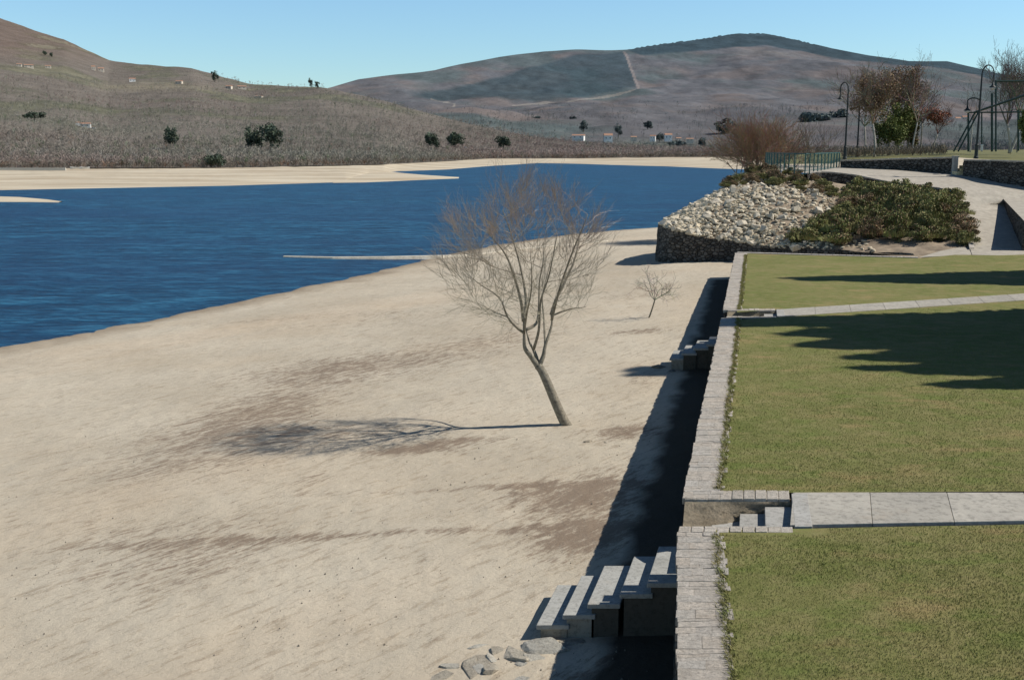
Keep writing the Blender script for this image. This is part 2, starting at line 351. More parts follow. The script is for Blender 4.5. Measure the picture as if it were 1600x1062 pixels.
# hill columns
NR=150
def hillY(px,t): 
    a=ip(px,YT); a=np.maximum(a,shore_Y(px)+40); b=ip(px,YR); return a*(b/a)**(t**.9)
def hillpt(px,t):
    px=np.asarray(px,float); t=np.asarray(t,float)
    a=ip(px,TRE); b=ip(px,RID); py=a+(b-a)*t; Y=hillY(px,t)
    v=(py-531)/F; tt=Y/(math.cos(T)-v*math.sin(T)); x=(px-800)/F*tt; z=H+(-math.sin(T)-v*math.cos(T))*tt
    z=z+(fbm(x*.006+50,Y*.006,4)-.5)*12*np.clip(t*4,0,1)*(1-t)**.5+(fbm(x*.02,Y*.02,3)-.5)*3*np.clip(t*4,0,1)
    return x,Y,z,py
tt_=np.linspace(0,1,NR)[:,None]
hx,hy,hz,hpy=hillpt(cpx[None]+0*tt_,tt_+0*cpx[None])
# back side
bx=hx[-1]*1.15; by=hy[-1]*1.15; bz=hz[-1]*.6-8
hx=np.vstack([hx,bx]);hy=np.vstack([hy,by]);hz=np.vstack([hz,bz]);hpy=np.vstack([hpy,hpy[-1]])
hp=cpx[None]+0*hx
n1=fbm(hx*.004,hy*.003,5); n2=fbm(hx*.015+7,hy*.012,4)
base=np.array([.195,.172,.148])[None,None]*(.75+.5*n1[...,None])
gr=np.array([.125,.135,.09]); rd=np.array([.15,.10,.08]); tn=np.array([.27,.24,.18])
def blend(b,c,w): w=np.clip(w,0,1)[...,None]; return b*(1-w)+c*w
hc=blend(base,gr,(n2-.5)*5*np.clip((220-hpy)/60,0,1))
hc=blend(hc,rd,np.clip((110-hpy)/40,0,1)*.7*n1*1.3)
hc=blend(hc,tn,(np.exp(-((hpy-135-(hp-200)*.02)/7)**2)*np.clip(1-np.abs(hp-240)/120,0,1))*n2*2.2)
hc=blend(hc,tn,(n2>.66)*.5*np.clip((200-hpy)/60,0,1))
tag(obj('wooded_hillside',mesh('wooded_hillside',np.stack([hx,hy,hz],-1).reshape(-1,3),grid_faces(NR+1,len(cpx)),True,hc.reshape(-1,3)),M['hill']),'brown wooded hillside rising behind the far beach',kind='structure')
# ------------------------------------------------------------------ distant mountain
MR=[(-700,120),(300,175),(450,160),(500,141),(560,124),(620,116),(680,110),(720,101),(780,90),(850,80),(900,78),(980,78),(1040,68),(1100,60),(1150,53),(1200,53),(1250,63),(1300,76),(1360,87),(1420,96),(1480,96),(1530,108),(1600,126),(1700,150),(2200,190)]
cm=np.linspace(-700,2200,1500); NM=230
tm=np.linspace(0,1,NM)[:,None]
rid=ip(cm,MR)+(vn(cm*.35,cm*0)-.5)*2.0*((cm>985)&(cm<1270))+(vn(cm*.02,cm*0+9)-.5)*2
pym=241+(rid[None]-241)*tm
Ym=np.interp(pym,[50,90,150,190,215,241],[6200,5200,3600,2300,1600,1080])*np.ones_like(pym)
v=(pym-531)/F; q=Ym/(math.cos(T)-v*math.sin(T)); mx=(cm[None]-800)/F*q; mz=H+(-math.sin(T)-v*math.cos(T))*q
mz=mz+(fbm(mx*.0016,Ym*.0009+3,5)-.5)*130*np.clip(tm*3,0,1)*np.clip((1-tm)*4,0,1)
mp=cm[None]+0*mx; m1=fbm(mx*.002,Ym*.0012,5); m2=fbm(mx*.006+3,Ym*.004,5); wob=(m1-.5)*26+(m2-.5)*14
mc=np.array([.135,.130,.134])[None,None]*(.8+.4*m1[...,None])
mc=blend(mc,np.array([.175,.145,.132]),(m2-.45)*4)
mc=blend(mc,np.array([.105,.125,.12]),(fbm(mx*.003+20,Ym*.002,4)-.55)*7)
dk=np.array([.030,.052,.058])
ul=ip(mp,[(500,150),(640,143),(700,135),(850,96),(900,84),(985,80)]); ll=ip(mp,[(500,152),(600,146),(700,150),(850,150),(960,138),(1000,133)])
w=np.clip((pym+wob*.5-ul)/4,0,1)*np.clip((ll-pym-wob*.4)/4,0,1)*((mp>500)&(mp<996-(133-pym)*.42))
mc=blend(mc,dk*1.15,w*.8)
ll=ip(mp,[(980,80),(1000,90),(1100,84),(1200,76),(1250,85),(1300,96),(1380,104),(1450,112),(1600,150),(2000,220)])
w=np.clip((ll-pym-wob*.35)/3,0,1)*(mp>982)
mc=blend(mc,dk,w*.97)
mc=blend(mc,np.array([.20,.175,.155]),np.exp(-((pym-88-np.abs(mp-1180)*.06)/7)**2)*np.clip(1-np.abs(mp-1190)/90,0,1)*(m2*2.0))
fx=975+(pym-82)*.48
mc=blend(mc,np.array([.26,.22,.20]),(np.abs(mp-fx)<2.2)*((pym>82)&(pym<132))*.9)
for pl in ([(800,152),(880,147),(960,140),(1008,131)],[(672,146),(700,152),(712,157)],[(712,157),(700,164),(688,166)]):
    ly=ip(mp,sorted(pl)); mc=blend(mc,np.array([.30,.27,.23]),(np.abs(pym-ly)<1.3)*((mp>min(a for a,_ in pl))&(mp<max(a for a,_ in pl)))*.65)
mc=blend(mc,np.array([.13,.15,.09]),np.exp(-((pym-222)/5)**2)*np.clip(1-np.abs(mp-1000)/150,0,1)*m2*1.6)
# distance haze painted into the mountain colour as a blue tint
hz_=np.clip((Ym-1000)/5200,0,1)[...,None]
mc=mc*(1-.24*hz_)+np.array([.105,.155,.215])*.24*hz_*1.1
bx=mx[-1]*1.2; by=Ym[-1]*1.2; bz=mz[-1]*.3
mx=np.vstack([mx,bx]); Ym2=np.vstack([Ym,by]); mz2=np.vstack([mz,bz]); mcc=np.concatenate([mc,mc[-1:]],0)
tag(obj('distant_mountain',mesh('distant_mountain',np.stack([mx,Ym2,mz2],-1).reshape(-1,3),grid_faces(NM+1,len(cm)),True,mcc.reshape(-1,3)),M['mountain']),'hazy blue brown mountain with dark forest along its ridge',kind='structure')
def mtY(py): return float(np.interp(py,[50,90,150,190,215,241],[6200,5200,3600,2300,1600,1080]))
# ------------------------------------------------------------------ far-off wood: bare trees as one mass
def fan_template(n,h=1.,w=.55,seed=0,trunk=True):
    r=np.random.default_rng(seed); V=[];
    if trunk:
        for a in (0,1.57): V+= [(-.018*math.cos(a),-.018*math.sin(a),0),(.018*math.cos(a),.018*math.sin(a),0),(0,0,.75)]
    for i in range(n):
        z0=r.uniform(.15,.6); a=r.uniform(0,6.28); rr=w*r.uniform(.15,.5)*(.6+z0*.6); z1=min(1.,z0+r.uniform(.2,.5)); p0=np.array([0,0,z0*.8]); p1=np.array([rr*math.cos(a),rr*math.sin(a),z1]); 
        b=r.uniform(0,3.14); wd=r.uniform(.012,.030); o=np.array([math.cos(b),math.sin(b),0])*wd
        m=p0+(p1-p0)*.55
        V+=[tuple(p0),tuple(m-o),tuple(p1)] if r.random()<.0 else [tuple(m-o*1.6),tuple(m+o*1.6),tuple(p1)]
        V+=[tuple(p0-o),tuple(p0+o),tuple(m+(p1-m)*.3)]
    return np.array(V)*h
def crown_template(n,seed):
    r=np.random.default_rng(seed); V=[];Sh=[]
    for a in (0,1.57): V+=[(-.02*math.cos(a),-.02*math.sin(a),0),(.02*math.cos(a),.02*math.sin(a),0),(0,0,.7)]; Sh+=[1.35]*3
    cl=[(r.normal(0,.13),r.normal(0,.13),r.uniform(.45,.8),r.uniform(.14,.24)) for _ in range(5)]
    for i in range(n):
        cx,cy,cz,cr=cl[i%5]; e=r.normal(size=3); e/=np.linalg.norm(e); p=np.array([cx,cy,cz])+e*cr*r.random()**.5; up_=np.array([p[0]*.9,p[1]*.9,.26])*r.uniform(.25,.6); b=r.uniform(0,3.14); o=np.array([math.cos(b),math.sin(b),0])*r.uniform(.012,.03)
        V+=[tuple(p-up_*.4-o),tuple(p-up_*.4+o),tuple(p+up_*.6)]; Sh+=[.72+.5*p[2]*r.uniform(.7,1.3)]*3  # crown shading put into the colour, lighter towards the top
    return np.array(V),np.array(Sh)
def scatter(name,templ,X,Y,Z,Hh,colr,label,mat='wood'):
    Vs=[];Cs=[]
    idx=RG.integers(0,len(templ),len(X))
    for k_,tv in enumerate(templ):
        shd=None
        if isinstance(tv,tuple): tv,shd=tv
        s=idx==k_; n=s.sum()
        if not n: continue
        a=RG.random(n)*6.283; ca,sa=np.cos(a)[:,None],np.sin(a)[:,None]; h=Hh[s][:,None]
        x=(tv[:,0]*ca-tv[:,1]*sa)*h+X[s][:,None]; y=(tv[:,0]*sa+tv[:,1]*ca)*h+Y[s][:,None]; z=tv[:,2]*h+Z[s][:,None]
        Vs.append(np.stack([x,y,z],-1).reshape(-1,3)); Cs.append(np.repeat(colr[s],len(tv),0)*(np.tile(shd,n)[:,None] if shd is not None else 1))
    V=np.concatenate(Vs); n=len(V)//3
    return tag(obj(name,mesh(name,V,np.arange(n*3).reshape(n,3),False,np.concatenate(Cs)),M[mat]),label,label.split()[-1],kind='stuff')
N=24000
pxs=RG.uniform(-250,1500,N); ts=RG.random(N)**1.25
ts=np.where(pxs>1000,ts*1.,ts)
x,y,z,py=hillpt(pxs,ts)
dens=fbm(x*.006+3,y*.005,3)
keep=(RG.random(N)<np.clip(.15+dens*1.3,0,1)*np.where(py<110,.5,1))
x,y,z,py,ts,pxs=[a[keep] for a in (x,y,z,py,ts,pxs)]
hh=RG.uniform(3.2,6.4,len(x))*(.7+.6*fbm(x*.012+9,y*.012,3))*np.where(py<120,.4,1)
cn=fbm(x*.01,y*.01,3)[:,None]; rr=RG.random((len(x),1))
c2=np.clip((fbm(x*.006+30,y*.005,4)-.5)*3.2+.5,0,1)[:,None]; cc=(np.array([.235,.225,.185])*(1-c2)+np.array([.275,.215,.19])*c2)*(.85+.3*rr)*(.74+.52*cn); cc=np.where(RG.random((len(x),1))<.04+.18*(fbm(x*.012+77,y*.01,3)[:,None]>.62),np.array([.13,.16,.10])*(.7+.6*rr),cc); cc=np.where(RG.random((len(x),1))<.12,np.array([.29,.27,.235]),cc)
scatter('woodland',[crown_template(34,seed=i) for i in range(8)],x,y,z-.2,hh,cc,'bare grey brown woodland covering the far hillside')
# scrub band near the treeline (low shrubs)
N=5000; pxs=RG.uniform(-250,1500,N); ts=RG.random(N)**2*.25; x,y,z,py=hillpt(pxs,ts)
cc=np.where(RG.random((N,1))<.25,np.array([.22,.15,.11]),np.array([.20,.18,.15]))*(.6+.8*RG.random((N,1)))
scatter('shoreline_scrub',[fan_template(18,w=1.6,seed=20+i,trunk=False) for i in range(4)],x,y,z-.3,RG.uniform(1.6,3.6,N),cc,'low brown scrub fringing the far beach')
N=15000; ii=RG.integers(2,105,N)*(RG.random(N)**.6); ii=ii.astype(int); jj=RG.integers(600,1360,N)
X=mx[ii,jj]+RG.normal(0,2,N); Yq_=Ym2[ii,jj]; Zq=mz2[ii,jj]; pt=fbm(X*.006+11,Yq_*.003,4)
dd_=(RG.random(N)<np.clip((pt-.42)*4.5,.08,1)); X,Yq_,Zq,pt=X[dd_],Yq_[dd_],Zq[dd_],pt[dd_]; n=len(X); q_=RG.random((n,1))
cc=np.where(q_<.42,np.array([.085,.115,.115]),np.where(q_<.8,np.array([.17,.15,.15]),np.array([.13,.145,.11])))*(.8+.4*RG.random((n,1)))
scatter('valley_woodland',[crown_template(22,seed=40+i) for i in range(5)],X,Yq_,Zq-.5,RG.uniform(6,12,n),cc,'scattered bluish woodland on the lower mountain slopes')
# ------------------------------------------------------------------ leaf clouds and branching trees
def leafcloud(C,R,n,size,cols,seed=0,clumps=14,cone=False,flat=1.):
    r=np.random.default_rng(seed); C=np.array(C); R=np.array(R)
    d=r.normal(size=(clumps,3)); d/=np.linalg.norm(d,axis=1)[:,None]; cc=d*r.uniform(.25,.78,(clumps,1))
    if cone: cc[:,2]=r.uniform(-.95,.9,clumps); k_=(1-cc[:,2])/2*.75+.05; a=r.uniform(0,6.28,clumps); cc[:,0]=np.cos(a)*k_; cc[:,1]=np.sin(a)*k_
    i=r.integers(0,clumps,n); rad=r.uniform(.22,.42,clumps)
    if cone: rad=.10+.24*(1-cc[:,2])/2
    e=r.normal(size=(n,3)); e/=np.linalg.norm(e,axis=1)[:,None]; p=cc[i]+e*(rad[i][:,None]*r.random((n,1))**.4)
    p[:,2]*=flat
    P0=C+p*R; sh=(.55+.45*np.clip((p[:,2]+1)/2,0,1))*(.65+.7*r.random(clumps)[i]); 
    a=r.normal(size=(n,3)); a/=np.linalg.norm(a,axis=1)[:,None]; b=np.cross(a,r.normal(size=(n,3))); b/=np.linalg.norm(b,axis=1)[:,None]
    s=size*r.uniform(.6,1.4,(n,1))
    V=np.stack([P0-a*s,P0+b*s*.6,P0+a*s,P0-b*s*.6],1).reshape(-1,3)
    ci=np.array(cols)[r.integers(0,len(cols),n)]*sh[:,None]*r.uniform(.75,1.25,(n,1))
    return V,np.arange(n*4).reshape(n,4),np.repeat(ci,4,0)
def leafobj(name,parent,*a,**k_):
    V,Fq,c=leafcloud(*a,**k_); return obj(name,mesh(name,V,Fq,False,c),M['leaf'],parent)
class Tree:
    def __init__(s,seed,sides=3): s.r=random.Random(seed); s.m=MB(); s.tw=MB(); s.sides=sides; s.n=0
    def grow(s,p,d,L,r,lvl,tw,up=.25,wob=.16,kids=4,colf=None,spread=.75,rmin=.003):
        R=s.r; n=4 if lvl>0 else 3; pts=[Vector(p)]; d=Vector(d).normalized()
        for i in range(n):
            d=(d+Vector((R.gauss(0,wob),R.gauss(0,wob),R.gauss(0,wob)+up*.25))).normalized(); pts.append(pts[-1]+d*(L/n))
        rads=[max(rmin,r*(1-.75*i/n)) for i in range(n+1)]
        tw.tube(pts,rads,4 if r>.02 else 3,colf(pts[-1]) if colf else (1,1,1),cap=False); s.n+=1
        if lvl<=0: return
        for k_ in range(kids):
            f=.2+.8*(k_+R.random())/kids; i=min(n-1,int(f*n)); q=pts[i].lerp(pts[i+1],f*n-i)
            dd=(pts[i+1]-pts[i]).normalized(); a=Vector((R.gauss(0,1),R.gauss(0,1),R.gauss(0,.6)))
            a=(a-dd*a.dot(dd)).normalized()
            s.grow(q,dd+a*spread*R.uniform(.6,1.2)+Vector((0,0,up)),L*R.uniform(.45,.72),r*.55,lvl-1,tw,up,wob,kids,colf,spread,rmin)
# ---- main willow on the sand
TY=28.65
def tp(px,py,dy=0.): return Vector(PD(px,py,TY+dy))
def spline(pts,n=5):
    out=[]
    for i in range(len(pts)-1):
        p0,p1,p2,p3=[pts[min(max(i+k_,0),len(pts)-1)] for k_ in (-1,0,1,2)]
        for j in range(n):
            t=j/n; out.append(.5*((2*p1)+(p2-p0)*t+(2*p0-5*p1+4*p2-p3)*t*t+(3*p1-p0-3*p2+p3)*t**3))
    out.append(pts[-1]); return out
tree=thing('bare_tree','leaning bare willow with reddish twig tips standing alone on the sand','tree',tuple(tp(884,661)))
tk=MB(); tk.tube(spline([tp(888,671),tp(886,665),tp(880,655),tp(868,628),tp(855,597),tp(846,578),tp(840,571)]),[.25,.21,.185,.165,.155]+list(np.linspace(.143,.105,26)),9)
limbs=[ # pts (px,py,dy), r0
 ([(841,573,0),(829,556,-.05),(820,543,-.1),(819,520,-.1),(818,500,-.2)],.10),
 ([(841,573,0),(838,558,.1),(833,545,.15),(827,534,.2),(822,515,.3)],.075),
 ([(842,572,0),(849,556,.05),(852,540,.1),(862,508,.3),(861,492,.4)],.085),
 ([(818,502,-.2),(814,470,-.3),(803,430,-.5),(790,398,-.6),(768,370,-.8),(745,345,-1.)],.06),
 ([(819,520,-.1),(808,512,-.3),(793,495,-.6),(780,465,-.9),(747,442,-1.1),(722,420,-1.2)],.05),
 ([(818,500,-.2),(822,470,.1),(816,430,.3),(806,390,.4),(790,340,.6),(772,300,.7)],.055),
 ([(822,515,.3),(838,505,.5),(842,480,.7),(843,440,1.),(850,395,1.2),(845,330,1.3)],.055),
 ([(834,545,.1),(842,515,-.3),(845,470,-.6),(858,430,-.9),(868,380,-1.1),(880,330,-1.3)],.05),
 ([(861,492,.4),(868,470,.5),(883,440,.6),(898,405,.7),(905,370,.9),(912,320,1.)],.055),
 ([(861,494,.4),(875,488,.3),(895,482,.1),(912,480,-.1),(925,475,-.3)],.035),
 ([(862,500,.3),(872,460,-.1),(885,420,-.4),(900,380,-.7),(915,345,-.9),(925,305,-1.)],.045),
 ([(819,520,-.1),(823,490,-.6),(830,455,-1.1),(830,410,-1.5),(822,350,-1.8)],.04),
 ([(852,540,.1),(850,500,.9),(848,460,1.4),(860,410,1.8),(870,350,2.)],.04),
 ([(793,495,-.6),(775,488,-.7),(755,478,-.8),(738,470,-.9)],.022),
]
tr=Tree(5)
zt_=PD(800,262,TY)[2]
def wcol(p):
    f=min(1,max(0,(p.z-1.7)/2.2)); j=random.uniform(.75,1.2)
    a=(.46,.42,.32); b=(.43,.34,.285)
    if random.random()<.3: f*=.3
    return tuple((a[i]*(1-f)+b[i]*f)*j for i in range(3))
LP=[]
for pl,r0 in limbs:
    sp=spline([tp(*p) for p in pl],4); n=len(sp); sp=sp[:int(n*.86)] if r0<.07 else sp; n=len(sp)
    rr_=[r0*.84*(1-.78*i/(n-1)) for i in range(n)]; tk.tube(sp,rr_,6)
    LP+=[(sp[i],rr_[i]) for i in range(2,n) if sp[i].z>tp(840,520).z]
CC=tp(815,398); RXc,RZc,RYc=137/59.3,118/59.3,2.0
Rn=random.Random(77)
for q in range(225):
    while True:
        v=Vector((Rn.uniform(-1,1),Rn.uniform(-1,1),Rn.uniform(-1,1)))
        if .45<v.length<1 and not (v.z<-.75 and Rn.random()<.5) : break
    tg=CC+Vector((v.x*RXc,v.y*RYc,v.z*RZc))
    best=None
    for (p,rad) in LP:
        d=tg-p; l=d.length
        if l<.35: continue
        cost=l*(1.+(.5 if d.z<-.1 else 0)+(.5 if d.z<.25*l else 0))*Rn.uniform(.85,1.25)
        if best is None or cost<best[0]: best=(cost,p,rad)
    _,p,rad=best; d=tg-p; l=d.length
    m1_=p+d*.33+Vector((Rn.gauss(0,.06),Rn.gauss(0,.06),-.02))*l; m2_=p+d*.68+Vector((Rn.gauss(0,.05),Rn.gauss(0,.05),Rn.gauss(-.03,.03)))*l
    br=spline([p,m1_,m2_,tg],4); n=len(br); r1=min(rad*.6,.0045+.005*l)
    tr.tw.tube(br,[r1*(1-.75*i/(n-1)) for i in range(n)],4,wcol(tg),cap=False)
    if l>.9: LP+=[(br[4],r1*.8),(br[7],r1*.6)]
    k_=int(4+6*l)
    for j in range(k_):
        f=.3+.7*(j+Rn.random())/k_; i=min(n-2,int(f*(n-1))); pp=br[i].lerp(br[i+1],f*(n-1)-i); dd=(br[i+1]-br[i]).normalized(); out=(pp-CC); out=out.normalized() if out.length>.01 else dd
        a=Vector((Rn.gauss(0,1),Rn.gauss(0,1),Rn.gauss(0,1))).normalized()
        tr.grow(pp,dd*.6+out*.35+a*.6+Vector((0,0,.45 if pp.z>1.5 else .1)),Rn.uniform(.3,.75),.0055,1,tr.tw,up=.15,wob=.14,kids=3,colf=wcol,spread=.55,rmin=.002)
print('willow twigs',tr.n)
tk.build('trunk',M['bark'],tree,True)
tr.tw.build('crown',M['twig'],tree)
# ---- small sapling near the wall
def small_tree(name,label,base,h,lean,seed,colr,cat='tree',lv=3,trunk_r=.05,kids=4,crownL=None,up=.2,group=None,bark='bark',rmin=.004,spread=.75,nstem=1,fork=.35,twig=None):
    t=thing(name,label,cat,tuple(base),group); g=Tree(seed); b=Vector(base); cL=crownL or h*.55
    colf=(lambda p:tuple(c*random.uniform(.7,1.25) for c in colr))
    tkk=MB()
    for s_i in range(nstem):
        ln=Vector(lean)+Vector((g.r.gauss(0,.15*(nstem>1)),g.r.gauss(0,.15*(nstem>1)),0))
        pts_=[b-Vector((0,0,.1)),b+ln*h*.12+Vector((0,0,h*fork*.4)),b+ln*h*.28+Vector((g.r.gauss(0,.03)*h,0,h*fork))]
        sp=spline(pts_,3); tkk.tube(sp,list(np.linspace(trunk_r,trunk_r*.7,len(sp))),6)
        top=pts_[-1]
        for k_ in range(kids+2):
            a=2*math.pi*k_/(kids+2)+g.r.uniform(-.4,.4); sp_=g.r.uniform(.35,1.)*spread
            g.grow(top,(math.cos(a)*sp_+lean[0]*.5,math.sin(a)*sp_,1.),cL*g.r.uniform(.75,1.1),trunk_r*.5,lv,g.tw,up=up,wob=.15,kids=kids,colf=colf,spread=spread,rmin=rmin)
    tkk.build('trunk',M[bark],t,True); g.tw.build('crown',M['twig'],t); return t
sx_,sy_=P(1013,492,-1.5)[:2]
small_tree('sapling','small crooked bare sapling on the sand beside the wall shadow',(sx_,sy_,sz(sx_,sy_)),2.1,(.55,0,0),3,(.30,.27,.22),lv=2,trunk_r=.04,kids=5,spread=1.9,fork=.36,crownL=1.1,rmin=.004,up=.12,cat='sapling')
# ------------------------------------------------------------------ retaining wall of the lawn
def wallseg(y0,y1,label):
    t=thing('retaining_wall',label,'wall',(float(wl(y0)),y0,0))
    n=max(2,int((y1-y0)/.35)); V=[];nz=6
    ysx=np.linspace(y0,y1,n+1)
    for i,yq in enumerate(ysx):
        x0=float(wl(yq)); zb=sz(x0-.1,yq)-.4
        for j in range(nz+1):
            f=j/nz; bat=.06*(1-f); V.append((x0+.05-bat+random.uniform(-.025,.02),yq,zb+(-.085-zb)*f))
        V.append((x0+.62,yq,-.085)); V.append((x0+.62,yq,zb))
    Fq=[]; m=nz+3
    for i in range(n):
        for j in range(m-1): a=i*m+j; Fq.append((a,a+1,a+m+1,a+m))
    Fq.append(tuple(range(m))[::-1]); Fq.append(tuple(n*m+j for j in range(m)))
    obj('masonry',mesh('masonry',V,Fq),M['masonry'],t)
    cp=MB(); y=y0; sk0=0.
    while y<y1-.04:
        d=min(random.choice([.07,.10,.12,.16,.2,.26,.32]) if y0<50 else .2,y1-y); q4=[random.uniform(-.003,.003) for _ in range(4)]; yc=y+d/2
        xa=float(wl(yc)); sl=(float(wl(yc+1))-float(wl(yc-1)))/2
        l=random.uniform(-.018,.018); r=.6+random.uniform(-.02,.10); zt=random.uniform(.002,.008); tl=random.uniform(-.004,.004)
        # sometimes two stones across
        cuts=[l,r] if random.random()<.25 else ([l,random.uniform(.15,.45),r] if random.random()<.6 else [l,random.uniform(.12,.24),random.uniform(.34,.48),r])
        sk1=random.uniform(-.035,.035) if y+d<y1-.3 else 0.
        for a,b in zip(cuts,cuts[1:]):
            g=random.uniform(.94,1.06); wm=random.uniform(-.01,.05); c=(g*(1+wm),g,g*(1-wm)); e=.001
            z2=zt+random.uniform(-.002,.003)
            yA=y+e+random.uniform(0,.004); yB=y+d-e-random.uniform(0,.004)
            ps=[(xa+a+e-(d/2)*sl,yA+sk0*(a/.3-1),-.10),(xa+b-e-(d/2)*sl,yA+sk0*(b/.3-1),-.10),(xa+b-e+(d/2)*sl,yB+sk1*(b/.3-1),-.10),(xa+a+e+(d/2)*sl,yB+sk1*(a/.3-1),-.10)]
            ps+=[(p[0],p[1],z2+(tl if q in(0,3) else -tl)+q4[q]) for q,p in enumerate(ps)]
            cp.hexa(ps,c)
        y+=d; sk0=sk1
    cp.build('coping',M['coping_stone'],t,bevel=.003 if y0<30 else 0)
    # mortar bed under the coping
    mb=MB(); 
    n2=max(1,int((y1-y0)/2)); yq=np.linspace(y0,y1,n2+1)
    for a,b in zip(yq,yq[1:]):
        xa,xb=float(wl(a)),float(wl(b)); mb.hexa([(xa+.03,a,-.099),(xa+.60,a,-.099),(xb+.60,b,-.099),(xb+.03,b,-.099),(xa+.03,a,-.003),(xa+.60,a,-.003),(xb+.60,b,-.003),(xb+.03,b,-.003)],(.9,.89,.86))
    mb.build('mortar',M['coping_stone'],t)
    return t
wallseg(3,15.38,'grey stone retaining wall with rough coping below the nearest stairway')
wallseg(16.98,36.1,'long stone retaining wall with pale coping between the two stairways')
wallseg(37.9,59.2,'farthest stretch of stone retaining wall ending at the dark round bastion')
# ------------------------------------------------------------------ lawn
OUT=70.
def near1(x): return 15.50+.055*(x-3)
def far1(x): return 17.28+.02*(x-3)
def near2(x): return 36.1+.40*(x-8.4)
def far2(x): return 37.75+.40*(x-8.6)
def endl(x): return float(np.interp(x,[12.2,21.1,23.5,25.9,OUT],[59.1,56.3,58.,60.1,60.3]))
def lawnpatch(y0f,y1f,name,label,nx=90,ny=60,z=0.):
    V=[]
    for j in range(ny+1):
        for i in range(nx+1):
            f=(i/nx)**1.5; g=j/ny
            ya=y0f(3.); 
            # iterate for x start
            yq=None; xs0=3.
            for _ in range(4): yq=y0f(xs0)+(y1f(xs0)-y0f(xs0))*g; xs0=float(wl(yq))+.5
            xx=xs0+(OUT-xs0)*f; yq=y0f(xx)+(y1f(xx)-y0f(xx))*g
            V.append((xx,yq,z+.01*(vn(xx*.7,yq*.7)-.5)-.008))
    return tag(obj(name,mesh(name,V,grid_faces(ny+1,nx+1),True),M['lawn']),label,kind='structure')
lawnpatch(lambda x:3.,near1,'lawn','nearest strip of lawn beside the wall')
# middle lawn, the part beside the stairs begins where the kerb stops
lawnpatch(far1,near2,'lawn','wide middle lawn between the two paved paths')
lawnpatch(far2,endl,'lawn','far lawn ending at the bastion mound')
# soil below lawn so nothing shows beneath
mb=MB(); 
for y0,y1 in ((3,15.3),(17.3,36),(38,58.9)):
    mb.hexa([(float(wl(y0))+.63,y0,-1.9),(OUT,y0,-1.9),(OUT,y1+ (2 if y1<50 else -4),-1.9),(float(wl(y1))+.63,y1,-1.9),(float(wl(y0))+.63,y0,-.12),(OUT,y0,-.12),(OUT,y1,-.12),(float(wl(y1))+.63,y1,-.12)])
tag(mb.build('soil',M['mound']),'soil bank under the lawn',kind='structure')
# grass blades
def inl(x,y):
    w=wl(y)+.56+.10*(vn(x*0+3,y*5)-.3); vis=(x<(y*.49+2.2))
    a=(y<near1(x)-.02)|((y>far1(x)+.02)&(y<near2(x)-.05))|(y>far2(x)+.05)
    st=(x<4.7)&(y>15.3)&(y<17.3)
    return (x>w)&vis&a&~st
Vb=[];Cb=[]
n=330000; y=9.6*(44/9.6)**RG.random(n); x=RG.uniform(-1,1,n)*0+wl(y)+.5+RG.random(n)*(y*.49+2.4-wl(y))
ok=inl(x,y)&(RG.random(n)<np.clip((40-y)/25,0,1)); x=x[ok]; y=y[ok]; n=len(x)
a=RG.random(n)*3.14; h=RG.uniform(.008,.026,n); ww=(.0024+.00012*y)*RG.uniform(.6,1.4,n); lx=RG.normal(0,.5,n)*h; ly=RG.normal(0,.5,n)*h
p0=np.stack([x-np.cos(a)*ww,y-np.sin(a)*ww,0*x-.01],-1); p1=np.stack([x+np.cos(a)*ww,y+np.sin(a)*ww,0*x-.01],-1); p2=np.stack([x+lx,y+ly,h],-1)
pal=np.array([(.18,.215,.055),(.21,.235,.065),(.265,.255,.095),(.165,.20,.05),(.31,.285,.14)]); c=pal[RG.choice(5,n,p=[.30,.27,.21,.12,.10])]*RG.uniform(.8,1.15,(n,1))
Vb.append(np.stack([p0,p1,p2],1).reshape(-1,3)); Cb.append(np.repeat(c,3,0))
# ragged overhang on the coping edge
n=14000; y=RG.uniform(9.5,58,n); y=y[((y<15.3)|((y>17.4)&(y<36))|(y>38))]; n=len(y); x=wl(y)+.60+RG.normal(0,.035,n)+.06*(vn(y*3,y*0)-.5)
a=RG.random(n)*3.14; h=RG.uniform(.02,.06,n); ww=.006+y*.0002
p0=np.stack([x-np.cos(a)*ww,y-np.sin(a)*ww,0*x],-1); p1=np.stack([x+np.cos(a)*ww,y+np.sin(a)*ww,0*x],-1); p2=np.stack([x-RG.uniform(0,.08,n),y+RG.normal(0,.02,n),h],-1)
Vb.append(np.stack([p0,p1,p2],1).reshape(-1,3)); Cb.append(np.repeat(np.array([(.17,.17,.06)])*RG.uniform(.6,1.4,(n,1)),3,0))
V=np.concatenate(Vb); n=len(V)//3
tag(obj('grass',mesh('grass',V,np.arange(n*3).reshape(n,3),False,np.concatenate(Cb)),M['blade']),'short yellow green grass of the lawns','grass',kind='stuff')
